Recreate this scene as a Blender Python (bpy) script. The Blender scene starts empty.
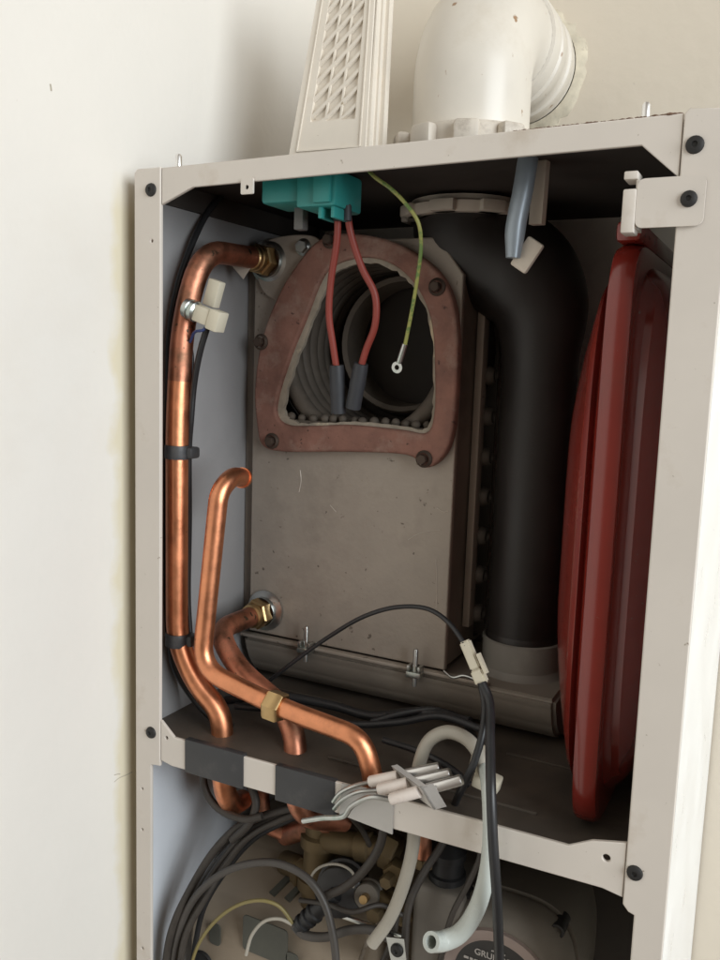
import bpy, bmesh, math, random
from mathutils import Vector, Matrix
random.seed(7)
S = bpy.context.scene
C = S.collection

# ------------------------------------------------------------------ camera
# world: X right along the boiler front, Y into the boiler, Z up, metres.
CAM = Vector((0.43206, -0.49684, 0.29388))
RIGHT = Vector((0.88742, 0.45978, 0.03303))
DOWN = Vector((0.09121, -0.10486, -0.99030))
FWD = Vector((-0.45185, 0.88182, -0.13498))
FOC, CU, CV = 850.0, 360.0, 480.0
cd = bpy.data.cameras.new('camera')
cam = bpy.data.objects.new('camera', cd)
C.objects.link(cam)
cd.sensor_fit = 'VERTICAL'; cd.sensor_height = 24; cd.lens = FOC / 960 * 24
cd.clip_start = 0.01; cd.clip_end = 60
m = Matrix((RIGHT, -DOWN, -FWD)).transposed().to_4x4()
m.translation = CAM
cam.matrix_world = m
S.camera = cam

# ------------------------------------------------------------------ light
W = bpy.data.worlds.new('World'); S.world = W; W.use_nodes = True
nt = W.node_tree
bg = nt.nodes['Background']
tc = nt.nodes.new('ShaderNodeTexCoord'); sp = nt.nodes.new('ShaderNodeSeparateXYZ')
rp = nt.nodes.new('ShaderNodeValToRGB')
mr = nt.nodes.new('ShaderNodeMapRange'); mr.inputs[1].default_value = -1; mr.inputs[2].default_value = 1
nt.links.new(tc.outputs['Generated'], sp.inputs[0]); nt.links.new(sp.outputs['Z'], mr.inputs[0])
nt.links.new(mr.outputs[0], rp.inputs[0]); nt.links.new(rp.outputs[0], bg.inputs[0])
rp.color_ramp.elements[0].position = 0.30; rp.color_ramp.elements[0].color = (0.42, 0.33, 0.26, 1)
rp.color_ramp.elements[1].position = 0.75; rp.color_ramp.elements[1].color = (1.0, 0.89, 0.77, 1)
bg.inputs[1].default_value = 0.36


def area(name, loc, target, sx, sy, power, col):
    l = bpy.data.lights.new(name, 'AREA'); l.shape = 'RECTANGLE'; l.size = sx; l.size_y = sy
    l.energy = power; l.color = col
    o = bpy.data.objects.new(name, l); C.objects.link(o); o.location = loc
    o.rotation_euler = (Vector(target) - Vector(loc)).to_track_quat('-Z', 'Y').to_euler()
    return o


area('window_light', (2.3, -0.78, 0.74), (0.0, 0.0, 0.25), 1.5, 1.6, 63, (0.90, 0.96, 1.0))
S.view_settings.view_transform = 'Standard'; S.view_settings.look = 'None'
S.view_settings.exposure = 0.0; S.view_settings.gamma = 1.0
S.cycles.max_bounces = 8; S.cycles.diffuse_bounces = 5; S.cycles.glossy_bounces = 4
S.cycles.sample_clamp_indirect = 4.0
S.cycles.use_denoising = True


# ------------------------------------------------------------------ helpers
def P(u, v, y):
    """point at depth y seen at photo position (u, v): used as a measuring tape"""
    d = RIGHT * ((u - CU) / FOC) + DOWN * ((v - CV) / FOC) + FWD
    return CAM + d * ((y - CAM.y) / d.y)


def PZ(u, v, z):
    d = RIGHT * ((u - CU) / FOC) + DOWN * ((v - CV) / FOC) + FWD
    return CAM + d * ((z - CAM.z) / d.z)


def pts(*L):
    return [P(*q) for q in L]


def mat(name, col, rough=0.5, metal=0.0, var=0.12, scale=18, bump=0.0, bscale=120, tint=None, tscale=6,
        tamt=0.0, tsharp=0.15, specks=None, coat=0.0, spec=None, trans=0.0, rvar=0.1, stretch=None):
    mt = bpy.data.materials.new(name); mt.use_nodes = True
    n = mt.node_tree; b = n.nodes['Principled BSDF']
    tcn = n.nodes.new('ShaderNodeTexCoord')
    src = tcn.outputs['Object']
    if stretch:
        mp = n.nodes.new('ShaderNodeMapping'); mp.inputs['Scale'].default_value = stretch
        n.links.new(src, mp.inputs[0]); src = mp.outputs[0]
    no = n.nodes.new('ShaderNodeTexNoise'); no.inputs['Scale'].default_value = scale
    no.inputs['Detail'].default_value = 6; no.inputs['Roughness'].default_value = 0.6
    n.links.new(src, no.inputs[0])
    r = n.nodes.new('ShaderNodeValToRGB')
    r.color_ramp.elements[0].position = 0.3; r.color_ramp.elements[1].position = 0.72
    r.color_ramp.elements[0].color = (*[c * (1 - var) for c in col], 1)
    r.color_ramp.elements[1].color = (*[min(1, c * (1 + var)) for c in col], 1)
    n.links.new(no.outputs[0], r.inputs[0])
    out = r.outputs[0]
    if tint:
        n2 = n.nodes.new('ShaderNodeTexNoise'); n2.inputs['Scale'].default_value = tscale
        n2.inputs['Detail'].default_value = 8; n2.inputs['Roughness'].default_value = 0.65
        n.links.new(src, n2.inputs[0])
        m2 = n.nodes.new('ShaderNodeMapRange'); c0 = 0.62 - 0.3 * tamt
        m2.inputs[1].default_value = c0; m2.inputs[2].default_value = c0 + tsharp
        n.links.new(n2.outputs[0], m2.inputs[0])
        mx = n.nodes.new('ShaderNodeMix'); mx.data_type = 'RGBA'
        n.links.new(m2.outputs[0], mx.inputs[0]); n.links.new(out, mx.inputs[6])
        mx.inputs[7].default_value = (*tint, 1); out = mx.outputs[2]
    if specks:   # (colour, scale, threshold): small chips, dust and spots
        n4 = n.nodes.new('ShaderNodeTexNoise'); n4.inputs['Scale'].default_value = specks[1]
        n4.inputs['Detail'].default_value = 3; n.links.new(tcn.outputs['Object'], n4.inputs[0])
        m4 = n.nodes.new('ShaderNodeMapRange'); m4.inputs[1].default_value = specks[2]; m4.inputs[2].default_value = specks[2] + 0.05
        n.links.new(n4.outputs[0], m4.inputs[0])
        x4 = n.nodes.new('ShaderNodeMix'); x4.data_type = 'RGBA'
        n.links.new(m4.outputs[0], x4.inputs[0]); n.links.new(out, x4.inputs[6]); x4.inputs[7].default_value = (*specks[0], 1)
        out = x4.outputs[2]
    n.links.new(out, b.inputs['Base Color'])
    b.inputs['Metallic'].default_value = metal
    mr2 = n.nodes.new('ShaderNodeMapRange')
    mr2.inputs[3].default_value = max(0.03, rough - rvar); mr2.inputs[4].default_value = min(1, rough + rvar)
    mr2.inputs[1].default_value = 0.3; mr2.inputs[2].default_value = 0.7
    n.links.new(no.outputs[0], mr2.inputs[0]); n.links.new(mr2.outputs[0], b.inputs['Roughness'])
    if coat: b.inputs['Coat Weight'].default_value = coat; b.inputs['Coat Roughness'].default_value = 0.15
    if spec is not None: b.inputs['Specular IOR Level'].default_value = spec
    if trans:
        b.inputs['Transmission Weight'].default_value = trans
    if bump:
        nb = n.nodes.new('ShaderNodeTexNoise'); nb.inputs['Scale'].default_value = bscale
        nb.inputs['Detail'].default_value = 4; n.links.new(src, nb.inputs[0])
        bp = n.nodes.new('ShaderNodeBump'); bp.inputs['Strength'].default_value = bump
        bp.inputs['Distance'].default_value = 0.002
        n.links.new(nb.outputs[0], bp.inputs['Height']); n.links.new(bp.outputs[0], b.inputs['Normal'])
    return mt


def link_mesh(name, me, mt, parent=None, smooth=True):
    co = [v.co for v in me.vertices]
    lo = Vector([min(c[i] for c in co) for i in range(3)]); hi = Vector([max(c[i] for c in co) for i in range(3)])
    ce = (lo + hi) / 2
    me.transform(Matrix.Translation(-ce))
    if smooth:
        me.polygons.foreach_set('use_smooth', [True] * len(me.polygons))
        me.set_sharp_from_angle(angle=math.radians(38))
    me.materials.clear(); me.materials.append(mt)
    o = bpy.data.objects.new(name, me); C.objects.link(o)
    o['wc'] = list(ce)
    if parent is not None:
        o.parent = parent; o.location = ce - Vector(parent['wc'])
    else:
        o.location = ce
    return o


def obj(name, bm, mt, parent=None, smooth=True):
    bmesh.ops.recalc_face_normals(bm, faces=bm.faces)
    me = bpy.data.meshes.new(name); bm.to_mesh(me); bm.free()
    return link_mesh(name, me, mt, parent, smooth)


def tag(o, label, cat, group=None):
    o['label'] = label; o['category'] = cat
    if group: o['group'] = group
    return o


def thing(name, label, cat, loc, group=None):
    o = bpy.data.objects.new(name, None); C.objects.link(o); o.location = loc; o['wc'] = list(loc)
    o.empty_display_size = 0.02
    return tag(o, label, cat, group)


def struct(o):
    o['kind'] = 'structure'; return o


def BM(): return bmesh.new()


def box(bm, lo, hi, bev=0.0, seg=2, mtx=None):
    lo, hi = Vector(lo), Vector(hi)
    t = BM()
    bmesh.ops.create_cube(t, size=1)
    for v in t.verts:
        v.co = Vector([(lo[i] + hi[i]) / 2 + v.co[i] * (hi[i] - lo[i]) for i in range(3)])
    if bev: bmesh.ops.bevel(t, geom=t.edges[:], offset=bev, segments=seg, affect='EDGES', profile=0.5)
    if mtx: bmesh.ops.transform(t, matrix=mtx, verts=t.verts)
    me = bpy.data.meshes.new('t'); t.to_mesh(me); t.free(); bm.from_mesh(me); bpy.data.meshes.remove(me)
    return bm


def spline(P_, n=10):
    P_ = [Vector(p) for p in P_]
    if len(P_) < 3: return [P_[0].lerp(P_[-1], i / n) for i in range(n + 1)]
    out = []
    Q = [P_[0] * 2 - P_[1]] + P_ + [P_[-1] * 2 - P_[-2]]
    for i in range(1, len(Q) - 2):
        p0, p1, p2, p3 = Q[i - 1:i + 3]
        # centripetal parameterisation keeps bends tight
        t0 = 0; t1 = t0 + max(1e-5, (p1 - p0).length) ** .5; t2 = t1 + max(1e-5, (p2 - p1).length) ** .5
        t3 = t2 + max(1e-5, (p3 - p2).length) ** .5
        for k in range(n):
            t = t1 + (t2 - t1) * k / n
            a1 = p0 * ((t1 - t) / (t1 - t0)) + p1 * ((t - t0) / (t1 - t0))
            a2 = p1 * ((t2 - t) / (t2 - t1)) + p2 * ((t - t1) / (t2 - t1))
            a3 = p2 * ((t3 - t) / (t3 - t2)) + p3 * ((t - t2) / (t3 - t2))
            b1 = a1 * ((t2 - t) / (t2 - t0)) + a2 * ((t - t0) / (t2 - t0))
            b2 = a2 * ((t3 - t) / (t3 - t1)) + a3 * ((t - t1) / (t3 - t1))
            out.append(b1 * ((t2 - t) / (t2 - t1)) + b2 * ((t - t1) / (t2 - t1)))
    out.append(P_[-1])
    return out


def fillet(P_, rad, n=8):
    """polyline with each corner rounded: how bent pipe really looks"""
    P_ = [Vector(p) for p in P_]
    out = [P_[0]]
    for i in range(1, len(P_) - 1):
        a, b, c = P_[i - 1], P_[i], P_[i + 1]
        r = rad[i - 1] if isinstance(rad, (list, tuple)) else rad
        d = min(r, (a - b).length * .48, (c - b).length * .48)
        s, e = b + (a - b).normalized() * d, b + (c - b).normalized() * d
        for k in range(n + 1):
            t = k / n; out.append(s * (1 - t) ** 2 + b * 2 * t * (1 - t) + e * t * t)
    out.append(P_[-1])
    res = [out[0]]
    for p in out[1:]:
        L = (p - res[-1]).length; k = max(1, int(L / 0.02)); s = res[-1]
        for j in range(1, k + 1): res.append(s.lerp(p, j / k))
    return res


def sweep(bm, path, r, seg=16, hollow=0.0, rfun=None, caps=True):
    path = [p for i, p in enumerate(path) if i == 0 or (p - path[i - 1]).length > 1e-6]
    n = len(path); rings = []; inner = []
    T = [(path[min(i + 1, n - 1)] - path[max(i - 1, 0)]).normalized() for i in range(n)]
    N = T[0].orthogonal().normalized()
    for i in range(n):
        N = (N - T[i] * N.dot(T[i])).normalized(); B = T[i].cross(N)
        rr = r if rfun is None else r * rfun(i / (n - 1))
        rings.append([bm.verts.new(path[i] + (N * math.cos(2 * math.pi * k / seg) + B * math.sin(2 * math.pi * k / seg)) * rr) for k in range(seg)])
        if hollow:
            inner.append([bm.verts.new(path[i] + (N * math.cos(2 * math.pi * k / seg) + B * math.sin(2 * math.pi * k / seg)) * rr * hollow) for k in range(seg)])
    for R_, fl in ((rings, 0), (inner, 1)):
        for i in range(len(R_) - 1):
            for k in range(seg):
                q = [R_[i][k], R_[i][(k + 1) % seg], R_[i + 1][(k + 1) % seg], R_[i + 1][k]]
                bm.faces.new(q[::-1] if fl else q)
    if hollow:
        for a, b in ((rings[0], inner[0]), (rings[-1], inner[-1])):
            for k in range(seg): bm.faces.new([a[k], a[(k + 1) % seg], b[(k + 1) % seg], b[k]])
    elif caps:
        bm.faces.new(rings[0][::-1]); bm.faces.new(rings[-1])
    return bm


def tube(name, path, r, mt, parent=None, seg=14, hollow=0.0, rfun=None):
    return obj(name, sweep(BM(), path, r, seg, hollow, rfun), mt, parent)


def lathe(bm, prof, origin, axis, seg=32, flat=None):
    """prof: list of (radius, distance along axis)"""
    A = Vector(axis).normalized(); N = A.orthogonal().normalized()
    if flat: N = Vector(flat) - A * Vector(flat).dot(A); N.normalize()
    B = A.cross(N); O = Vector(origin); rings = []
    for r, h in prof:
        if r < 1e-6: rings.append([bm.verts.new(O + A * h)])
        else: rings.append([bm.verts.new(O + A * h + (N * math.cos(2 * math.pi * k / seg) + B * math.sin(2 * math.pi * k / seg)) * r) for k in range(seg)])
    for a, b in zip(rings, rings[1:]):
        for k in range(seg):
            k2 = (k + 1) % seg
            if len(a) == 1 and len(b) == 1: continue
            if len(a) == 1: bm.faces.new([a[0], b[k2], b[k]])
            elif len(b) == 1: bm.faces.new([a[k], a[k2], b[0]])
            else: bm.faces.new([a[k], a[k2], b[k2], b[k]])
    return bm


def hexnut(bm, origin, axis, r, h, bore=0.0):
    return lathe(bm, [(bore or 1e-7, 0), (r * .9, 0), (r, h * .12), (r, h * .88), (r * .9, h), (bore or 1e-7, h)], origin, axis, seg=6)


def smooth_loop(L, n=6):
    L = [Vector((a, b, 0)) for a, b in L]; out = []; N = len(L)
    for i in range(N):
        p0, p1, p2, p3 = L[i - 1], L[i], L[(i + 1) % N], L[(i + 2) % N]
        for k in range(n):
            t = k / n
            out.append(0.5 * ((2 * p1) + (p2 - p0) * t + (2 * p0 - 5 * p1 + 4 * p2 - p3) * t * t + (3 * p1 - p0 - 3 * p2 + p3) * t ** 3))
    return [(p.x, p.y) for p in out]


def plate_mesh(loops, depth, bevel=0.0, plane='XZ', at=0.0):
    """flat plate with holes. loops in 2D; plane XZ faces -Y with its front at y=at"""
    cu = bpy.data.curves.new('pl', 'CURVE'); cu.dimensions = '2D'; cu.fill_mode = 'BOTH'
    cu.extrude = max(0, depth / 2 - bevel); cu.bevel_depth = bevel; cu.bevel_resolution = 2
    cu.offset = -bevel
    for L in loops:
        s = cu.splines.new('POLY'); s.points.add(len(L) - 1); s.use_cyclic_u = True
        for p, (a, b) in zip(s.points, L): p.co = (a, b, 0, 1)
    o = bpy.data.objects.new('pl', cu); C.objects.link(o)
    dg = bpy.context.evaluated_depsgraph_get(); dg.update()
    me = bpy.data.meshes.new_from_object(o.evaluated_get(dg))
    bpy.data.objects.remove(o); bpy.data.curves.remove(cu)
    if plane == 'XZ':
        me.transform(Matrix(((1, 0, 0, 0), (0, 0, -1, at + depth / 2), (0, 1, 0, 0), (0, 0, 0, 1))))
    elif plane == 'YZ':   # 2D = (y, z), thickness along x starting at `at`
        me.transform(Matrix(((0, 0, 1, at + depth / 2), (1, 0, 0, 0), (0, 1, 0, 0), (0, 0, 0, 1))))
    elif plane == 'XY':
        me.transform(Matrix.Translation((0, 0, at + depth / 2)))
    return me


def plate(name, loops, depth, mt, parent=None, bevel=0.0, plane='XZ', at=0.0):
    return link_mesh(name, plate_mesh(loops, depth, bevel, plane, at), mt, parent)


def circle(cx, cz, r, n=20):
    return [(cx + r * math.cos(2 * math.pi * k / n), cz + r * math.sin(2 * math.pi * k / n)) for k in range(n)]


def rrect(x0, z0, x1, z1, r, n=5):
    out = []
    for cx, cz, a in ((x1 - r, z1 - r, 0), (x0 + r, z1 - r, 90), (x0 + r, z0 + r, 180), (x1 - r, z0 + r, 270)):
        for k in range(n + 1):
            t = math.radians(a + 90 * k / n); out.append((cx + r * math.cos(t), cz + r * math.sin(t)))
    return out


# ------------------------------------------------------------------ materials
enamel = mat('enamel', (0.66, 0.605, 0.54), 0.42, var=0.05, scale=9, tint=(0.46, 0.38, 0.29), tscale=18, tamt=0.16, tsharp=0.3, specks=((0.30, 0.24, 0.18), 190, 0.73))
enamel_side = mat('enamel_side', (0.82, 0.82, 0.80), 0.35, var=0.03)
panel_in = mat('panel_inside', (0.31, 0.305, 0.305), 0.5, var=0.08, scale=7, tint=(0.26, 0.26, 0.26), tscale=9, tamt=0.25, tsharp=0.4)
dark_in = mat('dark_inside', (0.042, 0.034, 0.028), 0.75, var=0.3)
back_in = mat('back_inside', (0.84, 0.80, 0.72), 0.6, var=0.1)
tray_m = mat('tray', (0.095, 0.077, 0.06), 0.55, var=0.3, scale=14, tint=(0.05, 0.045, 0.04), tscale=10, tamt=0.45, tsharp=0.3, bump=0.15)
steel_dull = mat('dull_cast_metal', (0.40, 0.35, 0.295), 0.5, 0.2, var=0.14, scale=14, tint=(0.27, 0.235, 0.195), tscale=13, tamt=0.3, tsharp=0.3, bump=0.15, bscale=260, specks=((0.16, 0.135, 0.11), 150, 0.69))
steel_dark = mat('dark_cast_metal', (0.24, 0.21, 0.175), 0.55, 0.2, var=0.2, scale=14, tint=(0.07, 0.06, 0.05), tscale=9, tamt=0.35, tsharp=0.3, bump=0.15)
sump_m = mat('sump_grey', (0.24, 0.21, 0.175), 0.5, var=0.15, scale=10, tint=(0.28, 0.25, 0.2), tscale=7, tamt=0.1, tsharp=0.3)
socket_m = mat('socket_grey', (0.24, 0.225, 0.20), 0.45, var=0.15, scale=10, tint=(0.4, 0.38, 0.34), tscale=16, tamt=0.12, tsharp=0.3)
flange_m = mat('rusty_flange', (0.28, 0.14, 0.105), 0.7, 0.1, var=0.3, scale=45, tint=(0.42, 0.30, 0.24), tscale=32, tamt=0.4, tsharp=0.25, specks=((0.10, 0.05, 0.04), 170, 0.66), bump=0.3, bscale=300)
gasket_m = mat('white_gasket', (0.40, 0.35, 0.28), 0.9, var=0.25, scale=60, tint=(0.74, 0.63, 0.44), tscale=22, tamt=0.15, tsharp=0.06, bump=0.5)
soot = mat('sooty_steel', (0.15, 0.125, 0.10), 0.7, 0.15, var=0.3, scale=20, tint=(0.04, 0.035, 0.03), tscale=12, tamt=0.5, tsharp=0.3)
soot_black = mat('soot_black', (0.045, 0.038, 0.032), 0.8, var=0.3)
copper = mat('copper', (0.82, 0.345, 0.18), 0.39, 1.0, var=0.2, scale=40, tint=(0.46, 0.19, 0.11), tscale=30, tamt=0.32, tsharp=0.28, rvar=0.1, bump=0.05, bscale=200, specks=((0.25, 0.12, 0.07), 160, 0.70))
copper_old = mat('tarnished_copper', (0.60, 0.25, 0.155), 0.45, 1.0, var=0.3, scale=42, tint=(0.20, 0.12, 0.075), tscale=30, tamt=0.5, tsharp=0.22, rvar=0.14, bump=0.08, bscale=200, specks=((0.12, 0.09, 0.06), 130, 0.66))
brass = mat('brass', (0.56, 0.39, 0.19), 0.34, 1.0, var=0.15, tint=(0.4, 0.28, 0.12), tscale=20, tamt=0.2, tsharp=0.3)
brass_old = mat('dull_brass', (0.17, 0.12, 0.058), 0.6, 0.5, var=0.25, scale=25, tint=(0.12, 0.09, 0.055), tscale=14, tamt=0.45, tsharp=0.3)
zinc = mat('zinc', (0.55, 0.56, 0.54), 0.32, 1.0, var=0.2, tint=(0.3, 0.42, 0.36), tscale=30, tamt=0.3, tsharp=0.2)
chrome = mat('bright_steel', (0.82, 0.81, 0.79), 0.34, 1.0, var=0.1)
black_screw = mat('black_screw', (0.016, 0.015, 0.014), 0.6, var=0.3)
rubber = mat('black_cable', (0.018, 0.018, 0.019), 0.42, var=0.3)
grey_cable = mat('grey_cable', (0.065, 0.057, 0.05), 0.5, var=0.2)
tape_m = mat('black_tape', (0.04, 0.04, 0.042), 0.45, var=0.3, bump=0.35, bscale=45, tint=(0.085, 0.08, 0.075), tscale=40, tamt=0.25, tsharp=0.2)
foil_m = mat('grey_patch', (0.47, 0.45, 0.42), 0.4, 0.3, var=0.1)
duct_m = mat('black_duct', (0.023, 0.019, 0.017), 0.5, var=0.3, scale=12, tint=(0.04, 0.034, 0.028), tscale=9, tamt=0.25, tsharp=0.4, bump=0.08)
flue_w = mat('white_flue', (0.68, 0.63, 0.55), 0.36, var=0.05, tint=(0.56, 0.49, 0.39), tscale=14, tamt=0.2, tsharp=0.3, specks=((0.33, 0.20, 0.11), 95, 0.70))
cream = mat('cream_plastic', (0.76, 0.695, 0.60), 0.42, var=0.05, tint=(0.58, 0.48, 0.36), tscale=26, tamt=0.2, tsharp=0.35, specks=((0.4, 0.32, 0.22), 170, 0.72))
plug_m = mat('cream_plug', (0.60, 0.55, 0.43), 0.45, var=0.08)
ceramic = mat('white_ceramic', (0.80, 0.72, 0.66), 0.35, var=0.06, tint=(0.55, 0.42, 0.35), tscale=30, tamt=0.15, tsharp=0.3)
red_m = mat('red_enamel', (0.205, 0.021, 0.014), 0.24, var=0.22, tint=(0.15, 0.03, 0.02), tscale=16, tamt=0.2, tsharp=0.3, specks=((0.16, 0.09, 0.07), 160, 0.72), scale=6, coat=0.4, rvar=0.06)
teal_m = mat('teal_plastic', (0.03, 0.255, 0.235), 0.4, var=0.08)
redlead_m = mat('red_silicone', (0.25, 0.043, 0.030), 0.5, var=0.12)
boot_m = mat('grey_boot', (0.035, 0.037, 0.042), 0.55, var=0.2)
earth_m = mat('earth_sleeve', (0.30, 0.30, 0.085), 0.45, var=0.1, tint=(0.12, 0.19, 0.05), tscale=70, tamt=0.45, tsharp=0.05)
hose_m = mat('milky_hose', (0.40, 0.37, 0.31), 0.35, var=0.08)
hose_c = mat('clear_hose', (0.50, 0.53, 0.49), 0.28, var=0.06)
lever_m = mat('blue_grey_metal', (0.30, 0.345, 0.385), 0.35, 0.3, var=0.1)
foam_m = mat('pale_foam', (0.62, 0.55, 0.46), 0.8, var=0.1)
pump_m = mat('pump_grey', (0.17, 0.15, 0.125), 0.5, 0.1, var=0.2, scale=16, bump=0.15)
plate_m = mat('name_plate', (0.028, 0.026, 0.024), 0.4, var=0.2)
ring_m = mat('plate_ring', (0.33, 0.26, 0.23), 0.45, 0.2, var=0.12)
print_m = mat('pale_print', (0.42, 0.39, 0.36), 0.5, var=0.05)
dusty = mat('dusty_cable', (0.048, 0.040, 0.033), 0.55, var=0.35, scale=40)
beige_m = mat('beige_housing', (0.27, 0.215, 0.155), 0.5, var=0.08, tint=(0.25, 0.2, 0.15), tscale=8, tamt=0.25, tsharp=0.4)
slot_m = mat('grey_green_slot', (0.075, 0.075, 0.06), 0.6, var=0.3)
yellow_wire = mat('yellow_wire', (0.24, 0.195, 0.075), 0.45, var=0.1)
blue_wire = mat('blue_wire', (0.03, 0.05, 0.16), 0.45, var=0.1)
hole_m = mat('dark_hole', (0.012, 0.011, 0.010), 0.8, var=0.2)


def wall_mat(name, col, yellow=False):
    mt = mat(name, col, 0.7, var=0.035, scale=3.0, bump=0.22, bscale=70, specks=((0.6, 0.54, 0.45), 120, 0.76), tint=(0.66, 0.59, 0.49), tscale=2.2, tamt=0.05, tsharp=0.5)
    if yellow:   # old cream paint shows where the newer white was cut in beside the boiler
        n = mt.node_tree; b = n.nodes['Principled BSDF']
        old = b.inputs['Base Color'].links[0].from_socket
        geo = n.nodes.new('ShaderNodeNewGeometry'); sx = n.nodes.new('ShaderNodeSeparateXYZ')
        n.links.new(geo.outputs['Position'], sx.inputs[0])
        no = n.nodes.new('ShaderNodeTexNoise'); no.inputs['Scale'].default_value = 26; no.inputs['Detail'].default_value = 8
        n.links.new(geo.outputs['Position'], no.inputs[0])
        ad = n.nodes.new('ShaderNodeMath'); ad.operation = 'MULTIPLY_ADD'; ad.inputs[1].default_value = 0.035
        n.links.new(no.outputs[0], ad.inputs[0]); n.links.new(sx.outputs['Y'], ad.inputs[2])
        m1 = n.nodes.new('ShaderNodeMapRange'); m1.inputs[1].default_value = 0.006; m1.inputs[2].default_value = 0.016
        n.links.new(ad.outputs[0], m1.inputs[0])
        m3 = n.nodes.new('ShaderNodeMapRange'); m3.inputs[1].default_value = 0.43; m3.inputs[2].default_value = 0.40
        n.links.new(sx.outputs['Z'], m3.inputs[0])
        mu = n.nodes.new('ShaderNodeMath'); mu.operation = 'MULTIPLY'
        n.links.new(m1.outputs[0], mu.inputs[0]); n.links.new(m3.outputs[0], mu.inputs[1])
        mx = n.nodes.new('ShaderNodeMix'); mx.data_type = 'RGBA'
        n.links.new(mu.outputs[0], mx.inputs[0]); n.links.new(old, mx.inputs[6]); mx.inputs[7].default_value = (0.73, 0.66, 0.50, 1)
        n.links.new(mx.outputs[2], b.inputs['Base Color'])
    return mt


# ------------------------------------------------------------------ setting
BACK = 0.287
struct(obj('back_wall', box(BM(), (-0.03, BACK + .003, -1.3), (1.6, BACK + .1, 1.3)), wall_mat('back_wall_paint', (0.74, 0.665, 0.55))))
struct(obj('left_wall', box(BM(), (-0.13, -1.6, -1.3), (-0.03, BACK + .1, 1.3)), wall_mat('left_wall_paint', (0.79, 0.755, 0.695), True)))
bm = lathe(BM(), [(0.044, -0.001), (0.0475, -0.006), (0.051, -0.004), (0.0545, -0.001), (0.056, 0.001)], (0, 0, 0), (0, 1, 0), 64)
rn = random.Random(3); jit = [rn.uniform(-1, 1) for _ in range(64)]
for v in bm.verts:
    a = math.atan2(v.co.z, v.co.x); k = int((a / (2 * math.pi) % 1) * 64) % 64; rr = math.hypot(v.co.x, v.co.z)
    if rr > .05:
        f = 1 + 0.05 * jit[k] + 0.03 * math.sin(a * 5); v.co.x *= f; v.co.z *= f
    v.co.x += 0.183; v.co.y += BACK + .003; v.co.z += 0.560
def PX(u, v, x):
    d = RIGHT * ((u - CU) / FOC) + DOWN * ((v - CV) / FOC) + FWD
    return CAM + d * ((x - CAM.x) / d.x)


mark_m = mat('wall_mark', (0.45, 0.40, 0.32), 0.9)
for L_, r_ in ((((114, 782), (119, 778), (126, 775), (132, 772)), 0.0004), (((114, 775), (118, 774), (120, 774)), 0.0004), (((50, 84), (50.6, 87), (51, 91)), 0.0007)):
    tube('scratch', spline([PX(u, v, -0.0301) for u, v in L_], 6), r_, mark_m, bpy.data.objects['left_wall'], 6)
pl = obj('plaster_edge', bm, mat('rough_plaster', (0.60, 0.54, 0.42), 0.9, var=0.2, scale=60, bump=0.6, bscale=90, tint=(0.2, 0.14, 0.09), tscale=40, tamt=0.1))
tag(pl, 'rough cream plaster rim where white flue enters back wall', 'plaster')

# ------------------------------------------------------------------ cabinet
cab = thing('boiler_cabinet', 'open cream enamelled boiler cabinet with its front cover off', 'boiler cabinet', (0.187, 0.14, -0.33))
X0, X1 = -0.016, 0.389
# side panels
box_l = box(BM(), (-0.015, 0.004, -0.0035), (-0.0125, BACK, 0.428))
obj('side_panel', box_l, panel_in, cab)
obj('side_panel', box(BM(), (-0.015, 0.004, -0.34), (-0.0125, BACK, -0.0045)), mat('lit_inside', (0.66, 0.69, 0.73), 0.45, var=0.05, scale=6), cab)  # paler and bluer than the upper panel: stronger daylight put into the colour
box_r = box(BM(), (0.3865, 0.0035, -0.34), (0.389, BACK, 0.430))
obj('side_panel', box_r, enamel_side, cab)
obj('back_panel', box(BM(), (-0.0124, BACK - .012, -0.34), (0.3864, BACK - .009, 0.43)), back_in, cab)
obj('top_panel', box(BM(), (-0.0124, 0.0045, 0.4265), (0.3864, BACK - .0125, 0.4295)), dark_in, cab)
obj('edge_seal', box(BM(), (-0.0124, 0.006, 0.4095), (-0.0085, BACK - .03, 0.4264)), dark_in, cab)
# stiles: folded front flanges
sl = plate('stile', [[(-0.016, -0.34), (-0.0005, -0.34), (-0.0005, -0.027), (0.0085, -0.026), (0.0085, 0.4295), (-0.013, 0.4295), (-0.016, 0.427)],
                     circle(-0.0095, -0.05, 0.0011, 8), circle(-0.0095, -0.085, 0.0011, 8), circle(-0.0095, -0.19, 0.0013, 8), circle(0.0005, 0.378, 0.0012, 8)],
           0.0035, enamel, cab, bevel=0.0008, at=-0.001)
sr = plate('stile', [[(0.3715, -0.34), (0.389, -0.34), (0.389, 0.4315), (0.366, 0.4335), (0.3635, 0.431), (0.3645, -0.022), (0.368, -0.026), (0.3715, -0.027)]],
           0.0035, enamel, cab, bevel=0.0008, at=-0.001)
obj('stile_return', box(BM(), (-0.0164, 0.0026, -0.34), (-0.0152, 0.014, 0.428)), enamel, cab)


def screw(parent, x, z, r=0.0048, y=-0.001):
    bm = BM()
    lathe(bm, [(1e-7, -0.0012), (r * .28, -0.0012), (r * .34, -0.0021), (r * .6, -0.0021), (r * .9, -0.0014), (r, -0.0002), (r, 0.0003)], (x, y, z), (0, 1, 0), 18)
    return obj('screw', bm, black_screw, parent)


screw(sl, 0.0, 0.414); screw(sl, 0.0, 0.0); screw(sr, 0.370, 0.4145); screw(sr, 0.370, 0.0)
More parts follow.
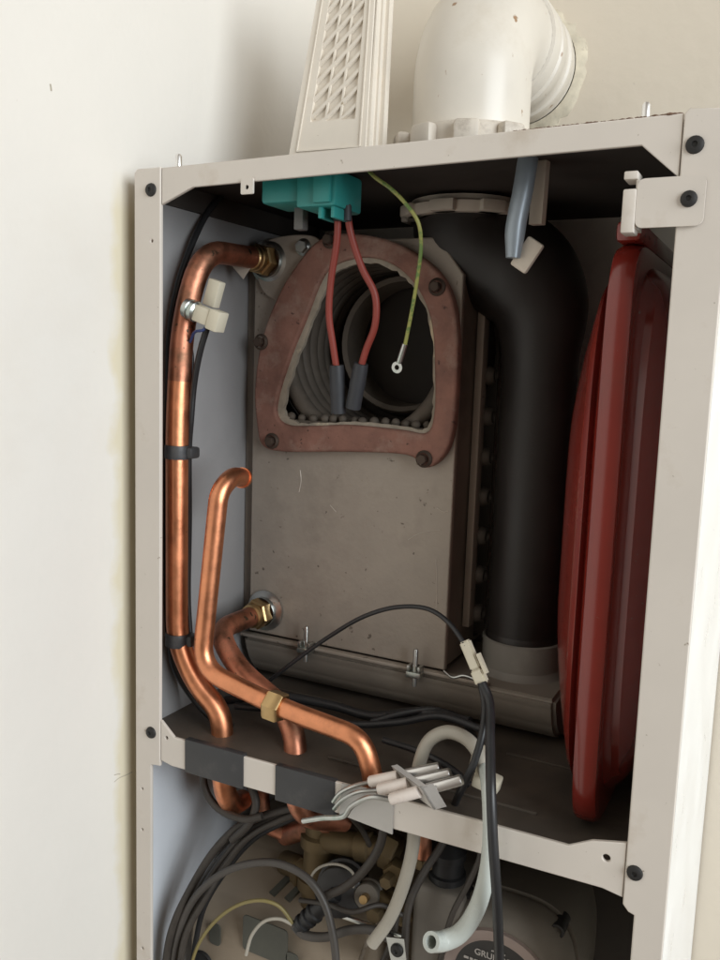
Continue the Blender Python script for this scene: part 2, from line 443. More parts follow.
# top rail with gusseted ends
tr = plate('top_rail', [[(0.0090, 0.4290), (0.3630, 0.4315), (0.3630, 0.3985), (0.3425, 0.4168), (0.037, 0.4140), (0.0090, 0.4035)]],
           0.003, enamel, cab, bevel=0.0006, at=0.0)
plate('rail_tab', [rrect(0.0795, 0.4060, 0.0895, 0.4165, 0.001), circle(0.0845, 0.4105, 0.0016, 10)], 0.0016, enamel, cab, at=-0.0018)
obj('rail_lip', box(BM(), (0.009, 0.0032, 0.4275), (0.363, 0.012, 0.4292), 0.0004), enamel, cab)
for sx in (0.0145, 0.3415):
    bm = BM(); lathe(bm, [(1e-7, 0.011), (0.0016, 0.0112), (0.0024, 0.0098), (0.0024, 0), (1e-7, 0)], (sx, 0.012, 0.4292 if sx < .1 else 0.431), (0, 0, 1), 12)
    obj('stud', bm, chrome, cab)
rc = random.Random(11)
bm = BM(); x = 0.270
while x < 0.362:   # crust of rust and dust along the rail's upper edge
    q = 0.0004 + 0.0007 * rc.random() * (0.4 + (x - 0.27) / 0.09)
    bmesh.ops.create_icosphere(bm, subdivisions=1, radius=q, matrix=Matrix.Translation((x, 0.0012 + rc.uniform(-.0008, .001), 0.4290 + 0.0025 * (x - 0.009) / 0.354 + 0.0002)) @ Matrix.Diagonal((rc.uniform(1, 2.4), 1, .8, 1)))
    x += rc.uniform(0.0006, 0.0022)
obj('rust_crust', bm, mat('rust', (0.17, 0.10, 0.065), 0.9, var=0.3), tr)
# crossbar
cb = plate('crossbar', [[(0.0090, 0.0115), (0.022, 0.0005), (0.330, 0.0045), (0.344, 0.012), (0.3640, 0.0165), (0.3640, -0.0185), (0.352, -0.0165),
                         (0.020, -0.0235), (0.0090, -0.0215)], circle(0.0145, -0.0015, 0.0015, 10), circle(0.353, 0.0035, 0.0024, 12)], 0.0028, enamel, cab, bevel=0.0006, at=0.0)
for a, b in ((0.0335, 0.088), (0.1165, 0.166)):
    bm = BM(); box(bm, (a, -0.0012, -0.0242), (b, 0.0045, 0.0028), 0.0006)
    bmesh.ops.rotate(bm, cent=((a + b) / 2, 0, -0.01), matrix=Matrix.Rotation(math.radians(-0.5), 3, 'Y'), verts=bm.verts)
    obj('black_tape', bm, tape_m, cb)
plate('patch', [[(0.172, 0.0035), (0.190, 0.0055), (0.2115, 0.0005), (0.2120, -0.0225), (0.171, -0.0195)]], 0.0012, foil_m, cb, at=-0.0018)
# tray: floor of the upper compartment, with pressed ribs
bm = BM()
box(bm, (-0.0124, 0.0032, -0.0045), (0.3864, BACK - .0125, -0.0015))
for yy, xa, xb in ((0.035, 0.14, 0.30), (0.112, 0.255, 0.31), (0.13, 0.02, 0.1)):
    box(bm, (xa, yy, -0.0014), (xb, yy + 0.0025, 0.0006), 0.0004)
obj('tray', bm, tray_m, cab)
obj('divider_back', box(BM(), (-0.0124, BACK - .06, -0.34), (0.3864, BACK - .057, -0.0046)), dark_in, cab)

# mounting bracket on the right stile
mb = thing('mounting_bracket', 'cream steel hinge bracket screwed to the right stile above the red vessel', 'bracket', (0.355, 0, 0.386))
br = plate('bracket_plate', [rrect(0.3425, 0.3725, 0.3775, 0.3985, 0.004), circle(0.3695, 0.3865, 0.0014, 8)], 0.0018, enamel, mb, at=-0.0034)
bm = BM(); box(bm, (0.3350, -0.0036, 0.3985), (0.3424, 0.012, 0.4030), 0.0008)
box(bm, (0.3352, -0.0042, 0.3700), (0.3424, 0.010, 0.3935), 0.001); obj('bracket_clip', bm, enamel, mb)
obj('bracket_fold', box(BM(), (0.3415, -0.002, 0.3726), (0.3432, 0.016, 0.3984), 0.0004), enamel, mb)
screw(mb, 0.3695, 0.3865, 0.0044, -0.0036)

# ------------------------------------------------------------------ heat exchanger
hx = thing('heat_exchanger', 'brown grey cast heat exchanger with a soot blackened burner opening', 'heat exchanger', (0.095, 0.19, 0.0))
FY = 0.134
out_px = [(262, 446), (256, 425), (254, 385), (262, 335), (280, 290), (300, 259), (318, 240), (340, 233), (378, 237), (408, 249), (436, 270), (452, 300),
          (457, 345), (455, 400), (451, 436), (441, 458), (424, 468), (405, 455), (340, 452), (285, 452)]
in_px = [(287, 425), (276, 416), (277, 396), (290, 355), (305, 318), (320, 280), (335, 264), (366, 257), (395, 266), (418, 290), (431, 325), (434, 375),
         (433, 415), (425, 433), (400, 430), (350, 425), (310, 426)]
to2 = lambda L, y: [(P(u, v, y).x, P(u, v, y).z) for u, v in L]
outl = smooth_loop(to2(out_px, FY - .012)); inl = smooth_loop(to2(in_px, FY - .012))
cxm, czm = 0.105, 0.31
ing = [(cxm + (x - cxm) * 0.935 + 0.002, czm + (z - czm) * 0.95 - 0.001) for x, z in inl]
gr = random.Random(5)
ing = [(x + gr.uniform(-1, 1) * .0009, z + gr.uniform(-1, 1) * .0009) for x, z in ing]
incut = [(cxm + (x - cxm) * 1.04, czm + (z - czm) * 1.04) for x, z in inl]
# front plate with the opening
plate('casing_front', [[(-0.001, 0.047), (0.1925, 0.047), (0.1925, 0.365), (0.17, 0.394), (-0.001, 0.394)], incut], 0.006, steel_dull, hx, bevel=0.0012, at=FY)
bm = BM()
box(bm, (0.1885, FY + .0065, 0.049), (0.1915, 0.205, 0.36)); box(bm, (-0.0118, FY + .0065, 0.049), (-0.0045, 0.235, 0.392)); box(bm, (-0.0044, FY + .0066, 0.049), (0.004, FY + .012, 0.3878))
box(bm, (-0.004, 0.232, 0.049), (0.1915, 0.235, 0.39)); box(bm, (-0.004, FY + .0065, 0.388), (0.17, 0.2315, 0.391)); box(bm, (-0.004, FY + .0065, 0.049), (0.188, 0.2315, 0.052))
obj('casing', bm, steel_dark, hx)
bm = BM(); box(bm, (0.1926, 0.170, 0.075), (0.1990, 0.182, 0.35), 0.001)
rim = obj('casing_rim', bm, steel_dull, hx)
steel_bolt = mat('dark_bolt', (0.11, 0.095, 0.08), 0.6, 0.2, var=0.3)
for k in range(7):
    z = 0.288 - k * 0.034
    bm = BM(); lathe(bm, [(1e-7, 0.004), (0.0045, 0.004), (0.0052, 0.0062), (0.0068, 0.0048), (0.0080, 0.002), (0.0082, 0), (1e-7, 0)], (0.1990, 0.187, z), (1, -0.05, 0), 16)
    obj('rim_bolt', bm, steel_bolt, rim)
fl = plate('burner_flange', [outl, inl], 0.011, flange_m, hx, bevel=0.0022, at=FY - .0115)
plate('gasket', [inl, ing], 0.0035, gasket_m, hx, at=FY - .0075)
for u, v in ((437, 287), (424, 459), (272, 441), (261, 342), (330, 240)):
    p = P(u, v, FY - .012); bm = BM()
    lathe(bm, [(0.0068, 0.003), (0.0070, -0.0005), (0.0056, -0.0016), (0.0050, -0.002)], p, (0, 1, 0), 20)
    hexnut(bm, p + Vector((0, -0.0065, 0)), (0, 1, 0), 0.0042, 0.0055)
    obj('flange_nut', bm, mat('rusty_nut', (0.09, 0.065, 0.05), 0.65, 0.5, var=0.3) if 'rusty_nut' not in bpy.data.materials else bpy.data.materials['rusty_nut'], fl)
pp = smooth_loop(to2([(262, 246), (285, 236), (318, 238), (322, 262), (306, 292), (290, 303), (268, 296), (258, 276)], FY - .003))
pf = plate('pipe_plate', [pp], 0.004, steel_dull, hx, bevel=0.001, at=FY - .0045)
p = P(303, 247, FY - .005); bm = BM(); hexnut(bm, p + Vector((0, -0.005, 0)), (0, 1, 0), 0.0055, 0.005); lathe(bm, [(0.0035, -.003), (0.0072, 0), (0.0072, 0.002)], p, (0, 1, 0), 18)
obj('plate_bolt', bm, zinc, pf)
scr = mat('scratch_line', (0.62, 0.57, 0.5), 0.5, 0.3)
cf = [o for o in bpy.data.objects if o.name == 'casing_front'][0]
for L_ in (((408, 540), (418, 534), (430, 531), (440, 530)), ((437, 508), (444, 512), (448, 511)), ((436, 560), (437, 590), (436, 612)), ((300, 470), (301, 480), (299, 492)), ((330, 505), (336, 512))):
    tube('scratch', spline(pts(*[(u, v, FY - .0001) for u, v in L_]), 5), 0.00035, scr, cf, 6)
# combustion chamber: steel coil turns seen through the opening
cx, cz = 0.103, 0.308
bm = BM()
lathe(bm, [(0.086, 0), (0.086, 0.090)], (cx, FY + .008, cz), (0, 1, 0), 48)
obj('chamber_wall', bm, soot_black, hx)
bm = BM()
for k in range(7):
    y = FY + .012 + k * 0.0115; R_ = 0.0775 - 0.001 * k
    pth = [Vector((cx + R_ * math.cos(a), y, cz + R_ * math.sin(a))) for a in [2 * math.pi * i / 56 for i in range(57)]]
    sweep(bm, pth, 0.0074, 12, caps=False)
obj('coil', bm, soot, hx)
bm = BM(); lathe(bm, [(0.0815, 0.0), (0.062, 0.0), (0.060, -0.004), (0.057, -0.004), (0.055, 0.0), (0.055, 0.003), (1e-7, 0.004)], (cx + .004, 0.226, cz), (0, 1, 0), 48)
obj('chamber_back', bm, soot_black, hx)
bm = BM(); lathe(bm, [(0.052, 0.030), (0.054, 0.0), (0.058, -0.002), (0.060, 0.001), (0.060, 0.030)], (cx + .016, 0.185, cz + .004), (0, 1, 0), 48)
obj('inner_ring', bm, soot, hx)
bm = BM()
box(bm, (0.040, FY - .004, 0.2405), (0.172, FY + .03, 0.2445))
for k in range(15):
    p = P(286 + k * 10.2, 427 - 2 * math.sin(k * .21), FY + .006)
    bmesh.ops.create_icosphere(bm, subdivisions=2, radius=0.0040 + random.uniform(-.0006, .0005), matrix=Matrix.Translation((p.x + random.uniform(-.0012, .0012), FY - .001 + random.uniform(-.001, .004), 0.2470 + random.uniform(-.0008, .0008))))
obj('pin_row', bm, soot, hx)
# sump and lower lip with clamp studs
SB = P(245, 634, FY); SC = P(445, 676, FY)
bm = BM(); box(bm, (SB.x, 0.1262, 0.0435), (0.232, 0.1335, 0.0465), 0.0008); obj('sump_lip', bm, steel_dull, hx)
bm = BM()
prof = [(0.128, 0.0432), (0.129, 0.034), (0.136, 0.018), (0.147, 0.006), (0.164, -0.001), (0.235, -0.001), (0.235, 0.0432)]
vs = []
for x in (-0.004, 0.286): vs.append([bm.verts.new((x, a, b)) for a, b in prof])
for k in range(7): bm.faces.new([vs[0][k], vs[0][(k + 1) % 7], vs[1][(k + 1) % 7], vs[1][k]])
bm.faces.new(vs[0]); bm.faces.new(vs[1][::-1])
bmesh.ops.bevel(bm, geom=bm.edges[:], offset=0.0032, segments=3, affect='EDGES')
obj('sump', bm, sump_m, hx)
for u, v in ((306, 648), (415, 672)):
    p = P(u, v, 0.122)
    bm = BM()
    lathe(bm, [(1e-7, 0.020), (0.0016, 0.0195), (0.0021, 0.018), (0.0021, -0.012), (1e-7, -0.0125)], (p.x, 0.122, p.z), (0, 0, 1), 12)
    box(bm, (p.x - .0065, 0.117, p.z - .004), (p.x + .0065, 0.1262, p.z + .001), 0.0008)
    box(bm, (p.x - .006, 0.1175, p.z + .001), (p.x - .0035, 0.126, p.z + .006), 0.0005)
    box(bm, (p.x + .0035, 0.1175, p.z + .001), (p.x + .006, 0.126, p.z + .006), 0.0005)
    obj('clamp_stud', bm, zinc, hx)
bm = BM(); sweep(bm, spline([Vector((0.195, 0.126, 0.05)), Vector((0.203, 0.126, 0.046)), Vector((0.212, 0.127, 0.049)), Vector((0.225, 0.127, 0.047))]), 0.0012, 8)
obj('lip_clip', bm, zinc, hx)

# ------------------------------------------------------------------ black flue duct
fd = thing('flue_duct', 'thick matt black flue duct bending down behind the heat exchanger', 'flue duct', (0.242, 0.185, 0.04))
pth = spline([(0.178, 0.175, 0.412), (0.180, 0.175, 0.400), (0.194, 0.178, 0.386), (0.220, 0.182, 0.372), (0.2385, 0.185, 0.345), (0.242, 0.185, 0.305), (0.242, 0.185, 0.24), (0.242, 0.185, 0.15), (0.242, 0.185, 0.062)], 8)
bm = BM(); sweep(bm, pth, 0.0300, 40, rfun=lambda t: 1.47 if t < .38 else 1.47 - 0.47 * (lambda q: q * q * (3 - 2 * q))(min(1, (t - .38) / .30)))
lathe(bm, [(0.0300, 0), (0.0312, 0.002), (0.0312, 0.008), (0.0300, 0.011)], (0.242, 0.185, 0.0655), (0, 0, 1), 40)
obj('duct_tube', bm, duct_m, fd)
bm = BM(); lathe(bm, [(0.0, 0.002), (0.0312, 0.002), (0.0312, 0.0245), (0.0322, 0.0255), (0.0338, 0.0245), (0.0330, 0.002), (0.036, -0.002), (0.038, -0.0035), (0.038, -0.008)], (0.242, 0.185, 0.0465), (0, 0, 1), 44)
obj('socket', bm, socket_m, fd)
bm = BM(); lathe(bm, [(0.040, 0), (0.047, 0), (0.049, 0.003), (0.049, 0.008), (0.044, 0.010), (0.044, 0.0135), (0.038, 0.0135)], (0.178, 0.170, 0.411), (0, 0, 1), 40)
for a in range(0, 360, 45):
    mt_ = Matrix.Translation((0.178 + 0.046 * math.cos(math.radians(a)), 0.170 + 0.046 * math.sin(math.radians(a)), 0.416)) @ Matrix.Rotation(math.radians(a), 4, 'Z')
    box(bm, (-0.007, -0.010, -0.005), (0.007, 0.010, 0.004), 0.0015, mtx=mt_)
obj('collar', bm, mat('grey_collar', (0.62, 0.56, 0.48), 0.55, var=0.15), fd)

# ------------------------------------------------------------------ white flue elbow above
fe = thing('flue_elbow', 'white flue elbow pipe rising from the boiler top into the wall', 'flue elbow', (0.181, 0.158, 0.431))
FX, FYc, FZ = 0.183, 0.158, 0.560
arc = [Vector((FX, FYc, 0.437)), Vector((FX, FYc, 0.515))]
Rb = 0.05
for k in range(1, 13):
    a = math.pi / 2 * k / 12; arc.append(Vector((FX, FYc + Rb * (1 - math.cos(a)), 0.510 + Rb * math.sin(a))))
arc.append(Vector((FX, 0.230, FZ)))
bm = BM(); sweep(bm, arc, 0.0455, 48); obj('elbow_pipe', bm, flue_w, fe)
bm = BM()
lathe(bm, [(0.0456, 0), (0.048, 0.001), (0.0490, 0.005), (0.0490, 0.016), (0.0465, 0.018), (0.0465, 0.021), (0.0490, 0.023), (0.0490, 0.036), (0.0468, 0.039), (0.0468, 0.050), (0.0485, 0.052), (0.0485, 0.060), (0.0468, 0.063), (0.0468, 0.0715)], (FX, 0.212, FZ), (0, 1, 0), 48)
obj('joint_sleeve', bm, flue_w, fe)
bm = BM(); lathe(bm, [(0.0458, 0.044), (0.048, 0.0435), (0.0505, 0.040), (0.0505, 0.030), (0.056, 0.027), (0.060, 0.022), (0.060, 0), (0.0458, 0)], (FX, FYc, 0.4298), (0, 0, 1), 40)
for a in range(0, 360, 36):
    mt_ = Matrix.Translation((FX + 0.054 * math.cos(math.radians(a)), FYc + 0.054 * math.sin(math.radians(a)), 0.459)) @ Matrix.Rotation(math.radians(a), 4, 'Z')
    box(bm, (-0.005, -0.0095, -0.006), (0.0055, 0.0095, 0.0125), 0.003, mtx=mt_)
obj('base_collar', bm, mat('collar_white', (0.60, 0.54, 0.46), 0.5, var=0.15, tint=(0.3, 0.25, 0.2), tscale=25, tamt=0.2), fe)

# ------------------------------------------------------------------ lattice vent cover on top
vg = thing('vent_cover', 'cream plastic lattice vent cover standing upright on the boiler top', 'vent cover', (0.1, 0.1, 0.43))
BL, BR, TL, TR = P(284, 157, 0.085), P(364, 152, 0.085), P(325, -45, 0.115), P(377, -45, 0.115)
BL.z = BR.z = 0.4305
ux = (BR - BL).normalized(); nrm = (TR - BR).cross(BL - BR).normalized()
if nrm.y > 0: nrm = -nrm


def G(s, t, d=0.0):
    a = BL.lerp(BR, s); b = TL.lerp(TR, s); return a.lerp(b, t) - nrm * d


def quadbox(bm, c, d0, d1):
    """c: four (s,t) corners, extruded from depth d0 to d1 behind the face"""
    f = [bm.verts.new(G(s, t, d0)) for s, t in c]; b = [bm.verts.new(G(s, t, d1)) for s, t in c]
    bm.faces.new(f); bm.faces.new(b[::-1])
    for k in range(4): bm.faces.new([f[k], b[k], b[(k + 1) % 4], f[(k + 1) % 4]])


bm = BM()
sa, sb, ta, tb = 0.22, 0.84, 0.27, 1.0
quadbox(bm, [(0.0, 0.055), (0.06, 0.0), (0.94, 0.0), (1.0, 0.055)], 0, 0.018)
quadbox(bm, [(0, 0.055), (1, 0.055), (1, ta), (0, ta)], 0, 0.018)
quadbox(bm, [(0, ta), (sa, ta), (sa, tb), (0, tb)], 0, 0.018)
quadbox(bm, [(sb, ta), (1, ta), (1, tb), (sb, tb)], 0, 0.018)
quadbox(bm, [(0.05, 0.02), (1.0, 0.02), (1.0, 1.0), (0.05, 1.0)], 0.0181, 0.022)
quadbox(bm, [(sa, ta), (sb, ta), (sb, tb), (sa, tb)], 0.0030, 0.0179)
bmesh.ops.remove_doubles(bm, verts=bm.verts, dist=1e-6)
obj('cover_frame', bm, cream, vg)
bm = BM()
for k in (1, 2):
    s = sa + (sb - sa) * k / 3; quadbox(bm, [(s - .012, ta), (s + .012, ta), (s + .012, tb), (s - .012, tb)], 0.0006, 0.0028)
t = ta - 0.30
RISE = 0.20
while t < tb:
    def tt(k): return min(tb, max(ta, k))
    for k in range(6):   # slanting bars, clipped to the opening
        s0, s1 = sa + (sb - sa) * k / 6, sa + (sb - sa) * (k + 1) / 6
        lo0, lo1 = tt(t + RISE * k / 6), tt(t + RISE * (k + 1) / 6)
        hi0, hi1 = tt(t + RISE * k / 6 + .020), tt(t + RISE * (k + 1) / 6 + .020)
        if hi1 > lo1: quadbox(bm, [(s0, lo0), (s1, lo1), (s1, hi1), (s0, max(hi0, lo0 + 1e-4))], 0.0004, 0.0028)
    t += 0.078
obj('lattice', bm, cream, vg)
bm = BM()
for d0, d1, w in ((0.002, 0.006, 0.035), (0.009, 0.013, 0.06), (0.017, 0.024, 0.09)):
    quadbox(bm, [(1.0, 0.03), (1.0 + w, 0.045), (1.0 + w, 1.0), (1.0, 1.0)], d0, d1)
quadbox(bm, [(1.0, 0.03), (1.03, 0.035), (1.03, 1.0), (1.0, 1.0)], 0.002, 0.02)
obj('side_rib', bm, cream, vg)
bm = BM()
quadbox(bm, [(0.10, 0.14), (0.115, 0.14), (0.115, 1), (0.10, 1)], -0.0010, 0.0); quadbox(bm, [(0.925, 0.14), (0.94, 0.14), (0.94, 1), (0.925, 1)], -0.0010, 0.0)
quadbox(bm, [(0.10, 0.14), (0.94, 0.14), (0.94, 0.147), (0.10, 0.147)], -0.0009, 0.0)
obj('raised_border', bm, cream, vg)

# ------------------------------------------------------------------ red expansion vessel
ev = thing('expansion_vessel', 'flat red enamelled expansion vessel with a raised welded seam', 'expansion vessel', (0.335, 0.14, 0.0))
EX, EYc, EZc, EA, EB = 0.3325, 0.137, 0.1855, 0.1185, 0.1865


def sup(s, n=64, ex=3.4):
    out = []
    for k in range(n):
        a = 2 * math.pi * k / n; c, d = math.cos(a), math.sin(a)
        out.append((math.copysign(abs(c) ** (2 / ex), c) * s, math.copysign(abs(d) ** (2 / ex), d) * s))
    return out


def shell(bm, prof, ex=3.4):
    rings = []
    for s, x, inset in prof:
        rings.append([bm.verts.new((EX + x, EYc + p * max(0.0005, EA - inset) * s, EZc + q * max(0.0005, EB - inset) * s)) for p, q in sup(1, 64, ex)])
    for a, b in zip(rings, rings[1:]):
        for k in range(64): bm.faces.new([a[k], a[(k + 1) % 64], b[(k + 1) % 64], b[k]])
    bm.faces.new(rings[0][::-1]); bm.faces.new(rings[-1])


bm = BM(); shell(bm, [(1, -0.0076, 0.0095), (1, -0.0080, 0.004), (1, -0.0072, 0.0012), (1, -0.0050, 0), (1, 0.0, -0.0004), (1, 0.0050, 0), (1, 0.0072, 0.0012), (1, 0.0080, 0.004), (1, 0.0076, 0.0095)], 9); obj('seam', bm, red_m, ev)
bm = BM(); shell(bm, [(1, -0.0072, 0.0085), (1, -0.0088, 0.0095), (1, -0.0105, 0.0118), (1, -0.0120, 0.0145), (.95, -0.0142, 0.004), (.90, -0.0172, 0), (.84, -0.0208, 0), (.77, -0.0248, 0), (.70, -0.0286, 0), (.62, -0.0325, 0), (.52, -0.0367, 0), (.36, -0.0410, 0), (.2, -0.0435, 0), (.04, -0.0445, 0)], 4.6)
obj('shell', bm, red_m, ev)
bm = BM(); shell(bm, [(1, 0.0072, 0.0095), (1, 0.0095, 0.0105), (1, 0.0120, 0.0135), (.93, 0.0165, 0.005), (.84, 0.0225, 0), (.72, 0.0290, 0), (.58, 0.0345, 0), (.42, 0.0385, 0), (.25, 0.0410, 0), (.04, 0.0415, 0)], 4.6)
obj('shell', bm, red_m, ev)
bm = BM(); box(bm, (EX - .0075, 0.034, 0.371), (EX + .0075, 0.20, 0.3835), 0.003); obj('hanging_lug', bm, red_m, ev)

# ------------------------------------------------------------------ copper pipes
def nut(parent, p, axis, r, h, mt=brass, name='nut', bore=0):
    bm = BM(); hexnut(bm, p, axis, r, h, bore); return obj(name, bm, mt, parent)


FWDY = Vector((0, -1, 0))
# flow pipe
f0 = P(272, 262, FY)
fp = thing('copper_pipe', 'thick copper pipe down the left side with a sensor clipped on', 'copper pipe', f0, 'copper pipes of the boiler')
pA = [f0 + Vector((0, 0.004, 0)), f0 + FWDY * .03, P(203, 250, 0.034) , P(183, 320, 0.022), P(177, 420, 0.02), P(177, 640, 0.022), P(196, 683, 0.026), P(221, 712, 0.03), P(223, 745, 0.03), P(223, 788, 0.03), P(232, 806, 0.045), P(242, 800, 0.075)]
pathA = fillet(pA, [.02, .032, .03, .03, .03, .02, .02, .02, .02, .015])
cutz = P(177, 380, 0.02).z
i_c = next(i for i, p in enumerate(pathA) if p.z < cutz and i > 8)
tube('tarnished_bend', pathA[:i_c + 1], 0.0088, copper_old, fp, seg=24)
tube('pipe', pathA[i_c:], 0.00875, copper, fp, seg=24)
nut(fp, f0 + Vector((0, -0.0215, 0)), (0, 1, 0), 0.0135, 0.012)
bm = BM(); lathe(bm, [(0.0142, 0.0), (0.0142, 0.0045), (0.017, 0.006), (0.0195, 0.0065), (0.0195, 0.0075)], f0 + Vector((0, -0.0105, 0)), (0, 1, 0), 28); obj('washer', bm, zinc, fp)
bm = BM(); lathe(bm, [(0.0089, 0), (0.0100, 0.001), (0.0105, 0.004), (0.0092, 0.005), (0.0108, 0.006), (0.0110, 0.010), (0.0095, 0.011)], f0 + Vector((0, -0.0325, 0)), (0, 1, 0), 28); obj('olive', bm, brass, fp)
# return pipe
g0 = P(266, 610, FY)
rp_ = thing('copper_pipe', 'dull copper pipe from the lower brass nut dipping behind the thin pipe', 'copper pipe', g0, 'copper pipes of the boiler')
pB = [g0 + Vector((0, 0.004, 0)), g0 + FWDY * .03, P(217, 630, 0.062), P(237, 668, 0.052), P(283, 708, 0.045), P(295, 735, 0.038), P(296, 770, 0.032), P(297, 804, 0.028), P(310, 818, 0.04), P(345, 820, 0.07)]
tube('pipe', fillet(pB, [.02, .024, .03, .03, .03, .02, .015, .015]), 0.0088, copper_old, rp_, seg=24)
nut(rp_, g0 + Vector((0, -0.0195, 0)), (0, 1, 0), 0.0135, 0.012)
bm = BM(); lathe(bm, [(0.0132, 0.0), (0.0132, 0.0045), (0.016, 0.006), (0.0185, 0.0065), (0.0185, 0.0075)], g0 + Vector((0, -0.0085, 0)), (0, 1, 0), 28); obj('washer', bm, zinc, rp_)
bm = BM(); lathe(bm, [(0.0089, 0), (0.0105, 0.001), (0.0110, 0.005), (0.0092, 0.006)], g0 + Vector((0, -0.0255, 0)), (0, 1, 0), 28); obj('olive', bm, brass, rp_)
# thin open pipe
tp = thing('copper_pipe', 'thin bright copper pipe with an open upper end and a brass nut along it', 'copper pipe', P(205, 640, 0.012), 'copper pipes of the boiler')
pC = [P(243, 478, 0.052), P(232, 476, 0.034), P(219, 492, 0.020), P(201, 668, 0.014), P(276, 706, 0.014), P(362, 738, 0.016), P(373, 776, 0.018), P(374, 800, 0.02)]
tube('pipe', fillet(pC, [.012, .018, .022, .03, .024, .02]), 0.0074, copper, tp, seg=24, hollow=.84)
bm = BM(); sweep(bm, [pC[0] + (pC[0] - pC[1]).normalized() * d for d in (-0.0025, 0.0)], 0.0082, 24, hollow=.75); obj('pipe_rim', bm, copper, tp)
ax = (pC[5] - pC[4]).normalized()
nut(tp, P(275.5, 706, 0.014) - ax * .007, ax, 0.0118, 0.0135)
# little stub below crossbar
st = thing('copper_stub', 'short vertical copper pipe below the crossbar behind the milky hose', 'copper pipe', P(423, 850, 0.07))
tube('pipe', [P(424, 806, 0.07), P(423, 858, 0.07)], 0.0065, copper_old, st, seg=18)
nut(st, P(423, 866, 0.07), (0, 0, 1), 0.0085, 0.008, brass_old)

# cable ties round the flow pipe
for (u, v, y), lab in (((177.5, 452, 0.02), 'black band tying cable to copper pipe halfway down its straight run'), ((178, 639, 0.022), 'black band round copper pipe just above its lower bend')):
    p = P(u, v, y); bm = BM()
    lathe(bm, [(0.0089, -0.005), (0.0098, -0.005), (0.0102, -0.002), (0.0098, 0.001), (0.0102, 0.004), (0.0097, 0.0055), (0.0089, 0.0055)], p, (0.02, 0, 1), 28)
    box(bm, (p.x + .006, p.y - .002, p.z - .0045), (p.x + .0145, p.y + .010, p.z + .0045), 0.002)
    tag(obj('cable_band', bm, tape_m), lab, 'cable band', 'black bands on the copper pipe')

# ------------------------------------------------------------------ temperature sensors
ts = thing('temperature_sensor', 'metal clipped sensor with cream plug on the tarnished copper pipe', 'sensor', P(192, 308, 0.012))
a, b = P(188, 309, 0.016), P(198, 305, 0.006)
d = (P(228, 326, 0.018) - P(186, 308, 0.018)).normalized()
o = P(187, 308, 0.016)
bm = BM(); lathe(bm, [(1e-7, 0), (0.0075, 0), (0.0078, 0.004), (0.0065, 0.005), (0.0078, 0.006), (0.0078, 0.009), (0.006, 0.0105), (1e-7, 0.0105)], o, d, 20); obj('clip', bm, zinc, ts)
zax = Vector((0, 0, 1)); rot = Matrix((d, d.cross(Vector((0, -1, 0))).normalized(), d.cross(d.cross(Vector((0, -1, 0)))).normalized())).transposed().to_4x4()
bm = BM(); box(bm, (0.010, -0.006, -0.005), (0.024, 0.006, 0.005), 0.001, mtx=Matrix.Translation(o) @ rot)
box(bm, (0.0242, -0.0075, -0.006), (0.034, 0.0075, 0.006), 0.001, mtx=Matrix.Translation(o) @ rot); obj('plug', bm, plug_m, ts)
tube('blue_lead', spline(pts((209, 325, 0.016), (203, 330, 0.012), (195, 332, 0.014), (190, 342, 0.02))), 0.0011, blue_wire, ts, 8)
sp2 = o + d * .02 + Vector((0.004, 0.02, 0.008))
bm = BM(); box(bm, (-0.0055, -0.004, -0.001), (0.0055, 0.004, 0.019), 0.001, mtx=Matrix.Translation(P(211, 305, 0.03)) @ Matrix.Rotation(math.radians(18), 4, 'Y'))
tag(obj('sensor_plug', bm, plug_m), 'small cream plug tucked behind the clipped sensor', 'plug')
bm = BM(); v0 = [P(232, 266, 0.10), P(250, 268, 0.10), P(243, 279, 0.10)]
f = [bm.verts.new(p) for p in v0]; g = [bm.verts.new(p + Vector((0, 0.0008, 0))) for p in v0]
bm.faces.new(f); bm.faces.new(g[::-1]); [bm.faces.new([f[k], g[k], g[(k + 1) % 3], f[(k + 1) % 3]]) for k in range(3)]
tag(obj('paper_tag', bm, foam_m, smooth=False), 'small pale paper corner poking out below the copper bend', 'paper tag')

# ------------------------------------------------------------------ ignition transformer and leads
it = thing('ignition_transformer', 'teal plastic ignition transformer hanging under the top rail', 'transformer', (0.11, 0.05, 0.41))
bm = BM()
box(bm, (0.0745, 0.030, 0.4055), (0.106, 0.066, 0.4255), 0.0025); obj('housing', bm, teal_m, it)
bm = BM(); box(bm, (0.1062, 0.026, 0.4005), (0.138, 0.066, 0.4255), 0.0025)
box(bm, (0.122, 0.0225, 0.4025), (0.1355, 0.0258, 0.4235), 0.001); obj('terminal_housing', bm, teal_m, it)
bm = BM()
for x in (0.1235, 0.1335): box(bm, (x, 0.028, 0.393), (x + .003, 0.05, 0.4006), 0.0006)
obj('terminal_fin', bm, teal_m, it)
obj('terminal_post', box(BM(), (0.090, 0.05, 0.390), (0.098, 0.058, 0.406), 0.001), mat('grey_post', (0.16, 0.155, 0.15), 0.5), it)

